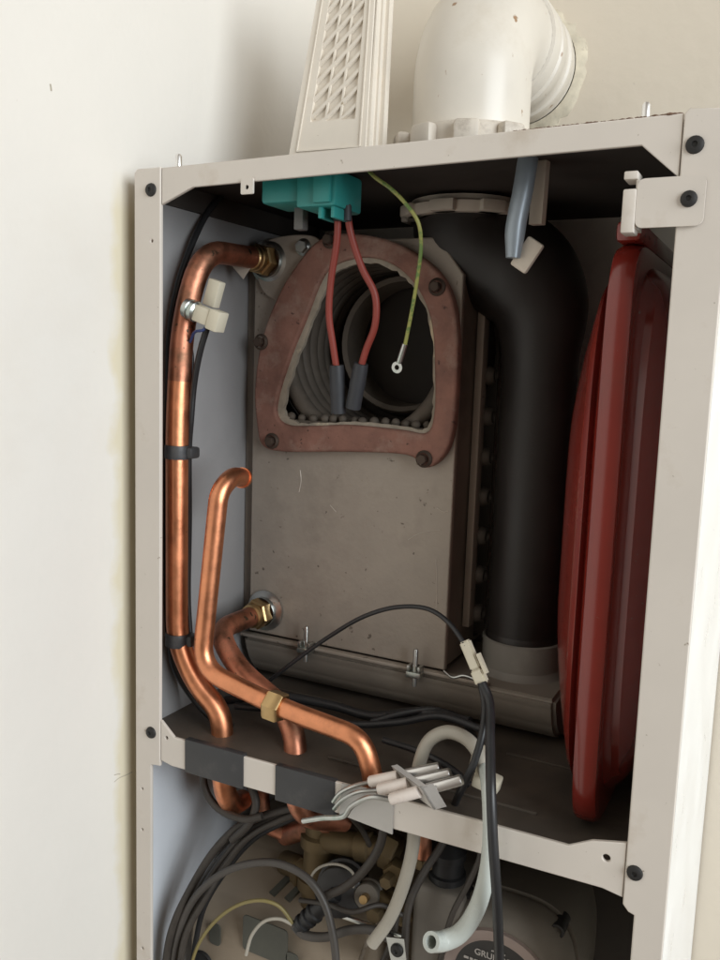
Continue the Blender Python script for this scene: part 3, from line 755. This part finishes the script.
leads = [([(338, 205, 0.045), (337, 240, 0.05), (331, 280, 0.055), (329, 315, 0.06), (333, 345, 0.065), (337, 372, 0.07)], (336, 393), (338.5, 413),
          'left red ignition lead ending in a grey boot inside the burner opening'),
         ([(347, 205, 0.045), (350, 230, 0.052), (362, 268, 0.056), (375, 295, 0.06), (375, 325, 0.064), (366, 350, 0.068), (360, 370, 0.07)], (357, 390), (353, 408),
          'right red ignition lead bowing outward to a grey boot in burner opening')]
for L, c0, c1, lab in leads:
    il = thing('ignition_lead', lab, 'ignition lead', P(*L[0]), 'red ignition leads')
    tube('wire', spline(pts(*L), 8), 0.0026, redlead_m, il, 12)
    e = P(*L[-1]); q = P(c1[0], c1[1], 0.074)
    bm = BM(); sweep(bm, [e.lerp(q, k / 6) for k in range(-1, 7)], 0.0058, 16, rfun=lambda t: 0.92 if t < .12 else (1.06 if .4 < t < .55 else 1.0), hollow=.5); obj('boot', bm, boot_m, il)
    bm = BM(); sweep(bm, [P(L[0][0], 206, L[0][2]), P(L[0][0], 221, L[0][2])], 0.0034, 12); obj('terminal_sleeve', bm, boot_m, il)
ew = thing('earth_wire', 'green and yellow earth wire with a ring terminal hanging loose before the burner', 'earth wire', P(372, 174, 0.03))
tube('wire', spline(pts((368, 170, 0.035), (376, 178, 0.03), (390, 188, 0.03), (405, 203, 0.032), (418, 222, 0.036), (421, 245, 0.042), (417, 280, 0.05), (411, 315, 0.058), (405, 345, 0.064)), 8), 0.00135, earth_m, ew, 10)
e0, e1 = P(405, 344, 0.064), P(398, 366, 0.066); dd = (e1 - e0).normalized()
bm = BM(); sweep(bm, [e0, e0.lerp(e1, .4), e0.lerp(e1, .86)], 0.0022, 10); 
obj('crimp', bm, zinc, ew)
bm = BM(); cc = e1 + dd * .001
sd = dd.cross(Vector((0, 1, 0))).normalized(); nn = dd.cross(sd)
for r0, r1 in ((0.0019, 0.0042),):
    k_ = 20; A_ = [[bm.verts.new(cc + (dd * math.cos(2 * math.pi * k / k_) + sd * math.sin(2 * math.pi * k / k_)) * r + nn * h) for k in range(k_)] for r, h in ((r0, 0), (r1, 0), (r1, .0012), (r0, .0012))]
    for i in range(4):
        for k in range(k_): bm.faces.new([A_[i][k], A_[i][(k + 1) % k_], A_[(i + 1) % 4][(k + 1) % k_], A_[(i + 1) % 4][k]])
obj('ring_terminal', bm, zinc, ew)

# ------------------------------------------------------------------ catch lever
cl = thing('catch_lever', 'blue grey metal catch lever hanging from the top beside the black duct', 'lever', P(525, 155, 0.05))
pA_, pB_ = P(530, 146, 0.05), P(513, 256, 0.05)
bm = BM(); pth = spline([pA_, P(523, 190, .046), P(516, 225, .044), P(513, 258, .044)], 6)
sweep(bm, pth, 0.0062, 16, rfun=lambda t: 1.05 if t < .75 else 1.05 - 0.3 * (t - .75) / .25)
obj('lever_arm', bm, lever_m, cl)
a, b = P(541, 146, 0.056), P(535, 224, 0.056)
bm = BM(); w = Vector((0.0042, 0.0, 0)); dpt = Vector((0.001, 0.006, 0))
q = [a - w, a + w, b + w, b - w]; F = [bm.verts.new(p) for p in q]; K = [bm.verts.new(p + dpt) for p in q]
bm.faces.new(F); bm.faces.new(K[::-1]); [bm.faces.new([F[k], K[k], K[(k + 1) % 4], F[(k + 1) % 4]]) for k in range(4)]
obj('lever_strip', bm, foam_m, cl, smooth=False)
q = P(527, 255, 0.05); tl = Matrix.Translation(q) @ Matrix.Rotation(math.radians(33), 4, 'Y')
bm = BM(); box(bm, (-0.0062, -0.002, -0.0105), (0.0062, 0.003, 0.0105), 0.0015, mtx=tl); obj('lever_tab', bm, foam_m, cl)

# ------------------------------------------------------------------ electrode set on the crossbar
es = thing('electrode_set', 'three white ceramic electrodes in a shiny bracket lying on the crossbar', 'electrodes', P(410, 790, -0.006))
ed = (P(452, 782, -0.006) - P(375, 799, -0.022)).normalized()
rows = [(P(390, 799.5, -0.014), P(419, 791.5, -0.010)), (P(378, 790, -0.007), P(408, 783, -0.003)), (P(369, 782, 0.000), P(398, 776, 0.004))]
for a, b in rows:
    d = (b - a).normalized()
    bm = BM(); lathe(bm, [(1e-7, 0), (0.0033, 0.0002), (0.0040, 0.0012), (0.0040, (b - a).length), (1e-7, (b - a).length)], a, d, 20); tu = obj('ceramic_tube', bm, ceramic, es)
    c = b + d * .004
    bm = BM(); lathe(bm, [(1e-7, 0), (0.0037, 0.0002), (0.0037, 0.0235), (0.0031, 0.0245), (1e-7, 0.0245)], c + d * .002, d, 20); obj('steel_tip', bm, chrome, es)
a, b = rows[0][1], rows[2][1]
d0 = (rows[0][1] - rows[0][0]).normalized(); along = (b - a).normalized(); upv = d0.cross(along).normalized()
if upv.z < 0: upv = -upv
def slab(bm, o_, ax1, l1, ax2, l2, ax3, l3):
    v = [[bm.verts.new(o_ + ax1 * i * l1 + ax2 * j * l2 + ax3 * k * l3) for (j, k) in ((0, 0), (1, 0), (1, 1), (0, 1))] for i in (0, 1)]
    bm.faces.new(v[0]); bm.faces.new(v[1][::-1])
    for k in range(4): bm.faces.new([v[0][k], v[1][k], v[1][(k + 1) % 4], v[0][(k + 1) % 4]])
L_ = (b - a).length
bm = BM(); o_ = a - along * .0052 - upv * .0145 + d0 * .0010
slab(bm, o_, along, L_ + .0105, upv, .021, d0, .0014)
slab(bm, o_ + upv * .0196, along, L_ + .0105, upv, .0012, d0, .0045)
slab(bm, o_ , along, .0014, upv, .021, d0, .009)
obj('electrode_bracket', bm, mat('bracket_plate', (0.66, 0.645, 0.62), 0.35, 0.45, var=0.1), es, smooth=False)
for i, L in enumerate((((390, 799.5, -0.014), (372, 797, -0.016), (352, 806, -0.014), (344, 816, -0.012), (322, 818, -0.010), (303, 821, -0.008)),
                       ((378, 790, -0.007), (358, 792, -0.01), (342, 800, -0.008), (334, 809, -0.006)), ((369, 782, 0.0), (354, 786, -0.004), (340, 793, -0.006), (333, 802, -0.006)))):
    tube('electrode_rod', spline(pts(*L), 8), 0.0015 if i else 0.0019, zinc, es, 8)

# ------------------------------------------------------------------ wire connector and its cables
wc = thing('wire_connector', 'long cream inline connector hanging by the black wires near the duct', 'connector', P(472, 662, 0.03))
a, b = P(464, 641, 0.03), P(482, 684, 0.026); d = (b - a).normalized(); s_ = d.cross(Vector((0, 1, 0))).normalized(); t_ = d.cross(s_).normalized()
bm = BM(); slab(bm, a - s_ * .0040 - t_ * .004, d, (b - a).length * .66, s_, .0076, t_, .005); slab(bm, a + d * (b - a).length * .665 - s_ * .0045 - t_ * .0045, d, (b - a).length * .335, s_, .0086, t_, .006)
bmesh.ops.bevel(bm, geom=bm.edges[:], offset=0.001, segments=2, affect='EDGES'); obj('connector_body', bm, plug_m, wc)
bm = BM(); slab(bm, a + d * .011 + s_ * .0052 - t_ * .002, d, .014, s_, .002, t_, .004); obj('latch', bm, plug_m, wc)


def cable(name, label, cat, L, r, mt, group=None, seg=10, n=8):
    o = tube(name, spline(pts(*L), n), r, mt, None, seg)
    return tag(o, label, cat, group)


cable('wire', 'thin dark wire arching across the heat exchanger to the cream connector', 'wire', [(270, 680, 0.07), (300, 657, 0.068), (330, 636, 0.065), (365, 616, 0.06), (398, 607, 0.055), (428, 609, 0.048), (448, 622, 0.04), (466, 646, 0.03)], 0.0017, rubber)
cable('cable', 'black cable hanging from the cream connector straight to the photo bottom', 'cable', [(482, 683, 0.026), (489, 700, 0.022), (490, 740, 0.0), (491, 790, -0.024), (493, 840, -0.030), (497, 900, -0.026), (500, 985, -0.012)], 0.0032, rubber, 'black cables hanging at the crossbar')
cable('cable', 'black cable from the connector curling left behind the clear hose', 'cable', [(481, 683, 0.026), (485, 705, 0.022), (482, 735, 0.012), (473, 765, 0.008), (461, 790, 0.01), (452, 810, 0.03)], 0.0026, rubber, 'black cables hanging at the crossbar')
# hoses
cable('hose', 'milky hose arching up behind the electrodes and down to an open end', 'hose', [(372, 944, 0.015), (390, 918, 0.018), (405, 880, 0.02), (413, 845, 0.022), (415, 805, 0.024), (418, 770, 0.024), (429, 741, 0.025), (448, 732, 0.025), (468, 740, 0.022), (481, 758, 0.016), (487, 778, 0.012)], 0.0047, hose_m, 'pale hoses', 16)
h2 = tube('hose', spline(pts((485, 768, 0.012), (488, 790, -0.004), (490, 830, -0.0095), (487, 872, -0.012), (476, 910, -0.014), (459, 934, -0.016), (443, 941, -0.022), (431, 942, -0.034)), 8), 0.0064, hose_c, None, 18, hollow=.62, rfun=lambda t: 0.66 + 0.32 * min(1, max(0, t - .1) * 1.4))
tag(h2, 'clear hose hanging over the crossbar with its wide open end turned left', 'hose', 'pale hoses')
hc = thing('hose_clip', 'cream plastic hose clip on the floor behind the black cables', 'hose clip', P(487, 780, 0.02))
bm = BM(); box(bm, (-0.009, -0.004, -0.009), (0.0085, 0.008, 0.002), 0.0015, mtx=Matrix.Translation(P(488, 778, 0.02)) @ Matrix.Rotation(math.radians(12), 4, 'Y')); obj('clip_body', bm, plug_m, hc)
bm = BM(); box(bm, (-0.010, -0.003, -0.004), (-0.002, 0.006, 0.013), 0.0015, mtx=Matrix.Translation(P(484, 768, 0.02)) @ Matrix.Rotation(math.radians(12), 4, 'Y')); obj('clip_jaw', bm, plug_m, hc)

# upper left cables
cable('cable', 'black cable running from the dark top behind the copper bend', 'cable', [(222, 195, 0.09), (208, 212, 0.075), (192, 244, 0.05), (178, 285, 0.033), (170, 330, 0.028), (168.5, 390, 0.027), (167.5, 450, 0.03), (167, 560, 0.03), (168, 640, 0.034), (176, 672, 0.04), (205, 712, 0.045)], 0.0026, rubber, 'black cables at the left panel')
cable('cable', 'pair of sensor cables drooping from the cream plug along the copper pipe', 'cable', [(207, 328, 0.018), (200, 352, 0.02), (194, 385, 0.024), (191, 420, 0.026), (189, 448, 0.03), (189, 520, 0.036), (188, 600, 0.036), (190, 635, 0.036)], 0.0024, rubber, 'black cables at the left panel')
cable('wire', 'thin sensor wire beside the sensor cable close to the copper pipe', 'wire', [(188, 335, 0.026), (192, 358, 0.027), (190, 390, 0.027), (188, 430, 0.028), (188, 450, 0.03)], 0.0016, rubber)
cable('cable', 'black cable following the lower bend of the thick copper pipe', 'cable', [(170, 640, 0.03), (176, 668, 0.03), (192, 695, 0.034), (210, 715, 0.036), (232, 728, 0.04)], 0.0036, rubber, 'black cables at the left panel')
# cables over the tray
for L, r, lab in (([(225, 700, 0.07), (275, 696, 0.09), (330, 705, 0.10), (372, 716, 0.10), (420, 712, 0.10), (470, 722, 0.09)], 0.004, 'thick black cable crossing the tray nearest the heat exchanger'),
                  ([(235, 706, 0.055), (300, 712, 0.075), (350, 724, 0.085), (400, 722, 0.09), (440, 716, 0.09), (484, 730, 0.08)], 0.003, 'black cable across the tray dipping below the copper nut'),
                  ([(372, 722, 0.09), (400, 714, 0.095), (435, 710, 0.10), (462, 720, 0.10), (478, 745, 0.08)], 0.0028, 'black cable looping over the tray under the grey sump'),
                  ([(384, 740, 0.06), (420, 752, 0.05), (450, 768, 0.045), (470, 785, 0.045)], 0.0026, 'short black cable lying by the milky hose arch')):
    cable('cable', lab, 'cable', L, r, rubber, 'black cables lying on the tray')
# cables of the lower compartment
for L, r, mt_, lab in (
        ([(205, 762, 0.035), (204, 785, 0.035), (213, 803, 0.035), (228, 814, 0.035), (247, 819, 0.036), (262, 816, 0.04)], 0.0032, dusty, 'black cable loop hanging left of the copper bend below the crossbar'),
        ([(238, 770, 0.05), (250, 785, 0.045), (256, 803, 0.042), (250, 822, 0.04), (232, 840, 0.04)], 0.0034, dusty, 'black cable dropping right of the copper bend below the crossbar'),
        ([(300, 806, 0.05), (270, 814, 0.05), (240, 826, 0.045), (215, 850, 0.035), (190, 890, 0.02), (172, 930, 0.012), (163, 985, 0.01)], 0.0034, dusty, 'outermost black cable of the bundle sweeping down left side panel'),
        ([(305, 808, 0.055), (272, 820, 0.052), (245, 834, 0.048), (222, 860, 0.04), (198, 897, 0.026), (180, 932, 0.018), (170, 985, 0.014)], 0.0030, grey_cable, 'grey cable in the middle of the bundle sweeping down left'),
        ([(290, 808, 0.06), (262, 822, 0.055), (236, 842, 0.05), (210, 872, 0.04), (187, 905, 0.03), (172, 940, 0.022), (166, 985, 0.02)], 0.0032, dusty, 'thick black cable at the back of the bundle sweeping down left'),
        ([(330, 803, 0.06), (285, 818, 0.05), (250, 836, 0.044), (226, 864, 0.036), (204, 900, 0.022), (186, 935, 0.014), (177, 985, 0.010)], 0.0028, dusty, 'thin dark cable on the inner edge of the bundle sweeping down left'),
        ([(300, 815, 0.07), (255, 838, 0.06), (228, 868, 0.05), (205, 905, 0.036), (196, 940, 0.03), (190, 985, 0.026)], 0.0024, rubber, 'thin glossy black cable hugging the left edge of beige housing'),
        ([(322, 798, 0.04), (345, 812, 0.05), (362, 830, 0.07), (372, 850, 0.08)], 0.0022, dusty, 'short dark cable slanting down over the brass valve'),
        ([(300, 900, 0.04), (330, 905, 0.036), (352, 912, 0.036), (380, 905, 0.05), (402, 915, 0.06)], 0.0020, dusty, 'thin dark cable slung below the black valve cap'),
        ([(172, 985, 0.012), (176, 945, 0.014), (190, 905, 0.016), (215, 878, 0.018), (248, 864, 0.02), (280, 864, 0.022), (308, 879, 0.024), (324, 902, 0.024), (333, 935, 0.022), (338, 985, 0.02)], 0.0030, grey_cable, 'grey cable arching high over the beige housing'),
        ([(385, 815, 0.04), (381, 842, 0.036), (366, 868, 0.034), (345, 887, 0.032), (325, 896, 0.03)], 0.0034, dusty, 'black cable curving from crossbar down to the grey arch cable'),
        ([(188, 985, 0.02), (194, 955, 0.02), (206, 932, 0.02), (226, 912, 0.022), (247, 902, 0.024), (266, 901, 0.026), (280, 907, 0.03), (294, 925, 0.034)], 0.0015, yellow_wire, 'thin yellow wire looping over the beige housing'),
        ([(246, 955, 0.024), (252, 935, 0.025), (265, 921, 0.027), (280, 919, 0.03), (295, 926, 0.034)], 0.0014, hose_m, 'thin white wire looping over the beige housing'),
        ([(294, 925, 0.034), (303, 934, 0.034), (325, 937, 0.034), (350, 930, 0.036), (372, 930, 0.04), (392, 940, 0.045)], 0.0036, grey_cable, 'grey cable running sideways from the black gland to the pump'),
        ([(405, 985, 0.04), (405, 945, 0.04), (409, 905, 0.045), (424, 872, 0.055), (443, 842, 0.065), (450, 815, 0.07)], 0.0030, dusty, 'black cable dropping beside the pump terminal box'),
        ([(372, 985, 0.05), (392, 940, 0.055), (398, 905, 0.06), (408, 870, 0.07)], 0.0028, dusty, 'black cable climbing behind the milky hose end'),
        ([(468, 835, 0.06), (480, 850, 0.055), (470, 880, 0.055), (452, 915, 0.05), (440, 960, 0.05)], 0.0022, dusty, 'thin black cable lying over the pump terminal box')):
    cable('wire' if r < .002 else 'cable', lab, 'wire' if r < .002 else 'cable', L, r, mt_, 'cables in the lower compartment')

# ------------------------------------------------------------------ lower compartment: housing, valves, pump
ch = thing('beige_housing', 'beige rounded housing with grey slots at the bottom left below crossbar', 'housing', (0.09, 0.1, -0.33))
prof = [(0.046, -0.34), (0.046, -0.200), (0.052, -0.182), (0.066, -0.168), (0.110, -0.142), (0.150, -0.135), (0.19, -0.135), (0.19, -0.34)]
bm = BM(); A0 = [bm.verts.new((0.000, a, b)) for a, b in prof]; B0 = [bm.verts.new((0.165, a, b)) for a, b in prof]; n_ = len(prof)
for k in range(n_): bm.faces.new([A0[k], B0[k], B0[(k + 1) % n_], A0[(k + 1) % n_]])
bm.faces.new(A0[::-1]); bm.faces.new(B0)
bmesh.ops.bevel(bm, geom=bm.edges[:], offset=0.005, segments=3, affect='EDGES')
obj('housing', bm, beige_m, ch)
for (u, v), w_, h_ in (((215, 934), .006, .010), ((265, 940), .022, .016), ((292, 962), .006, .008)):
    p = P(u, v, 0.0455)
    plate('slot', [rrect(p.x - w_, p.z - h_, p.x + w_, p.z + h_, .004)], 0.0012, slot_m, ch, at=0.0449, bevel=0.0004)
p = P(203, 962, 0.0455); bm = BM(); lathe(bm, [(1e-7, 0), (0.0085, 0), (0.0095, -0.0012), (0.0105, 0.001)], (p.x, 0.0445, p.z), (0, 1, 0), 24); obj('hole_plug', bm, hole_m, ch)
bm = BM()
for (u, v) in ((275, 872), (290, 878)):
    q = P(u, v, 0.085); slab(bm, Vector((q.x, 0.078, -0.163)), Vector((0.35, 0.8, 0.45)).normalized(), .034, Vector((1, -.3, 0)).normalized(), .006, Vector((0, -.45, .9)).normalized(), .004)
obj('ridge', bm, slot_m, ch, smooth=False)

bv = thing('brass_valve', 'dull brass valve body with unions below the crossbar behind the electrode rods', 'valve', (0.11, 0.1, -0.13))
def cyl(bm, a, b, r, seg=24, extra=()):
    a, b = Vector(a), Vector(b); L = (b - a).length
    pr = [(1e-7, 0), (r * .93, 0), (r, .001)] + [(r * k, L * t) for t, k in extra] + [(r, L - .001), (r * .93, L), (1e-7, L)]
    return lathe(bm, pr, a, b - a, seg)
bm = BM(); cyl(bm, P(322, 800, 0.09), P(316, 905, 0.085), 0.013, extra=((.3, 1), (.32, 1.25), (.42, 1.25), (.44, 1), (.7, 1), (.72, 1.3), (.82, 1.3), (.84, 1)))
cyl(bm, P(325, 838, 0.085), P(392, 852, 0.085), 0.0105, extra=((.5, 1), (.52, 1.2), (.7, 1.2), (.72, 1)))
bmesh.ops.create_icosphere(bm, subdivisions=3, radius=0.022, matrix=Matrix.Translation(P(330, 868, 0.10)))
obj('valve_body', bm, brass_old, bv)
nut(bv, P(384, 848, 0.083), (1, 0, -.2), 0.0145, 0.012, brass_old)
bm = BM(); cyl(bm, P(347, 880, 0.085), P(338, 893, 0.05), 0.019, extra=((.3, 1), (.32, 1.12), (.5, 1.12), (.52, 1))); obj('valve_cap', bm, mat('black_cap', (0.03, 0.028, 0.027), 0.45), bv)
bm = BM(); pth = [P(333 + 22 * math.cos(a), 880 - 16 * math.sin(a), 0.052) for a in [math.pi * k / 14 for k in range(-2, 14)]]; sweep(bm, pth, 0.0011, 8); obj('cap_wire', bm, hose_m, bv)
bm = BM(); cyl(bm, P(284, 835, 0.095), P(330, 822, 0.085), 0.009); obj('union', bm, copper_old, bv)
tube('bend', spline(pts((262, 770, 0.09), (261, 800, 0.09), (266, 822, 0.09), (288, 834, 0.093)), 8), 0.0075, copper_old, bv, 18)
for u, v, y, s in ((398, 868, .08, .010), (386, 900, .075, .012), (404, 905, .09, .012)):
    bm = BM(); hexnut(bm, P(u, v, y), (0.2, -1, 0.1), s, .014); hexnut(bm, P(u, v, y) + Vector((0, -.014, 0)), (0, -1, 0), s * .55, .01); obj('union_nut', bm, brass_old, bv)
bx = thing('pressure_switch', 'small dark round switch with brass spigot between brass valve and milky hose', 'switch', P(372, 895, 0.07))
bm = BM(); cyl(bm, P(372, 890, 0.075), P(366, 897, 0.055), 0.010, extra=((.2, 1), (.25, 1.15), (.5, 1.15), (.55, 1))); obj('switch_body', bm, pump_m, bx)
bm = BM(); cyl(bm, P(366, 897, 0.056), P(363, 900, 0.047), 0.0035); obj('spigot', bm, brass, bx)
bx = thing('pipe_union', 'dull brass pipe union between beige housing and brass valve', 'pipe union', P(300, 868, 0.09))
bm = BM(); cyl(bm, P(285, 862, 0.10), P(312, 872, 0.085), 0.010); obj('union_body', bm, brass_old, bx)
nut(bx, P(300, 867, 0.092), (1, -.4, -.3), 0.0135, 0.010, brass_old)
gl = thing('cable_gland', 'black ribbed cable gland on the beige housing under the grey arch cable', 'cable gland', P(318, 905, 0.04))
bm = BM(); cyl(bm, P(297, 928, 0.036), P(336, 894, 0.045), 0.0062, extra=((.1, 1), (.12, 1.2), (.17, 1.2), (.19, .95), (.25, .95), (.27, 1.25), (.32, 1.25), (.34, 1), (.40, 1), (.42, 1.3), (.47, 1.3), (.5, 1.1)))
obj('gland_body', bm, rubber, gl)
bk = thing('steel_corner', 'small pale steel corner plate with a screw at bottom centre', 'corner plate', P(397, 950, 0.03))
pp = [P(u, v, 0.03) for u, v in ((386, 937), (404, 939), (409, 985), (396, 985))]
plate('corner_plate', [[(q.x, q.z) for q in pp]], 0.0015, zinc, bk, at=0.03)
q = P(397, 950, 0.03); screw(bk, q.x, q.z, 0.005, 0.0295)
tag(tube('rail_strip', [P(330, 912, 0.05), P(402, 936, 0.05)], 0.0018, zinc, None, 8), 'thin steel strip edge above the grey cable at bottom centre', 'strip')

pu = thing('circulation_pump', 'dark grey circulation pump with a round black name plate at bottom right', 'pump', (0.265, 0.11, -0.20))
pc = P(497, 984, 0.06); px_, pz_ = pc.x, pc.z
def sq(r, ex, n=48): return [(r * p, r * q) for p, q in sup(1, n, ex)]
bm = BM(); rings = []
for y, rx, rz, ex in ((0.0605, 0.0420, 0.0425, 2.1), (0.0605, 0.0430, 0.044, 2.1), (0.063, 0.0440, 0.048, 2.2), (0.069, 0.0465, 0.0545, 2.5), (0.080, 0.0485, 0.0585, 2.9), (0.084, 0.0485, 0.0585, 2.9), (0.0845, 0.0465, 0.0565, 2.9), (0.0875, 0.0465, 0.0565, 2.9), (0.088, 0.0495, 0.0595, 3.0), (0.15, 0.0495, 0.0595, 3.0), (0.158, 0.047, 0.057, 3.0)):
    rings.append([bm.verts.new((px_ + 0.003 * min(1, (y - .06) / .02) + rx * p, y, pz_ + rz * q)) for p, q in sq(1, ex)])
for a, b in zip(rings, rings[1:]):
    for k in range(48): bm.faces.new([a[k], a[(k + 1) % 48], b[(k + 1) % 48], b[k]])
bm.faces.new(rings[0][::-1]); bm.faces.new(rings[-1]); obj('motor_housing', bm, pump_m, pu)
bm = BM(); lathe(bm, [(0.0335, 0.001), (0.0335, -0.0012), (0.0365, -0.002), (0.0415, -0.002), (0.0425, 0.001)], (px_, 0.0600, pz_), (0, 1, 0), 56); obj('plate_rim', bm, ring_m, pu)
bm = BM(); lathe(bm, [(1e-7, -0.0008), (0.0334, -0.0008), (0.0334, 0.002)], (px_, 0.0600, pz_), (0, 1, 0), 56); npl = obj('name_plate', bm, plate_m, pu)


def text(body, size, x, y, z, mt, parent, name='lettering'):
    cu = bpy.data.curves.new('tx', 'FONT'); cu.body = body; cu.size = size; cu.align_x = 'CENTER'; cu.extrude = 0.0002; cu.offset = size * .012
    o = bpy.data.objects.new('tx', cu); C.objects.link(o)
    dg = bpy.context.evaluated_depsgraph_get(); dg.update()
    me = bpy.data.meshes.new_from_object(o.evaluated_get(dg)); bpy.data.objects.remove(o); bpy.data.curves.remove(cu)
    me.transform(Matrix(((1, 0, 0, x), (0, 0, -1, y), (0, 1, 0, z), (0, 0, 0, 1))))
    return link_mesh(name, me, mt, parent, smooth=False)


tzz = pz_ + 0.0185
text('GRUNDFOS', 0.0068, px_, 0.0588, tzz, print_m, npl)
bm = BM()
for s in (-1, 1):
    for a0, a1 in ((20, 80),):
        pth = [Vector((px_ + s * (0.0052 - 0.0045 * math.cos(math.radians(a))), 0.0588, tzz + 0.0115 - 0.0045 * math.sin(math.radians(a)))) for a in range(-30, 91, 15)]
        sweep(bm, pth, 0.0006, 6)
sweep(bm, [Vector((px_, 0.0588, tzz + .0075)), Vector((px_, 0.0588, tzz + .013))], 0.0006, 6)
obj('crown_emblem', bm, print_m, npl)
for k, w in enumerate((0.018, 0.014, 0.02)):
    bm = BM(); z = tzz - 0.006 - k * 0.005
    x = px_ - 0.026
    while x < px_ - 0.026 + w * 1.0:
        l = random.uniform(.0015, .004); box(bm, (x, 0.0586, z), (x + l, 0.0591, z + .0018)); x += l + .001
    obj('small_print', bm, print_m, npl)
for a in (45, 135):
    x = px_ + (.0375 if a == 45 else -.034); z = pz_ + .046
    bm = BM(); lathe(bm, [(1e-7, -.001), (.003, -.001), (.0034, -.004), (.0052, -.004), (.0056, .014)], (x, 0.079, z), (0, 1, 0), 18); obj('motor_screw', bm, black_screw, pu)
bm = BM(); t0 = P(416, 892, 0.075); t1 = P(466, 872, 0.075)
box(bm, (t0.x, 0.066, -0.33), (t1.x + .002, 0.15, t1.z - .016), 0.006, 3)
tb_ = obj('terminal_box', bm, pump_m, pu)
bm = BM(); p = P(447, 880, 0.085); lathe(bm, [(0.0145, 0), (0.0145, 0.006), (0.0125, 0.007), (0.0125, 0.018), (0.014, 0.019), (0.014, 0.024), (0.009, 0.029), (0.006, 0.032), (0.006, 0.05), (1e-7, 0.05)], (p.x, 0.085, t1.z - .017), (0, 0, 1), 24)
obj('gland', bm, rubber, tb_)

for o in bpy.data.objects:
    if 'wc' in o.keys(): del o['wc']
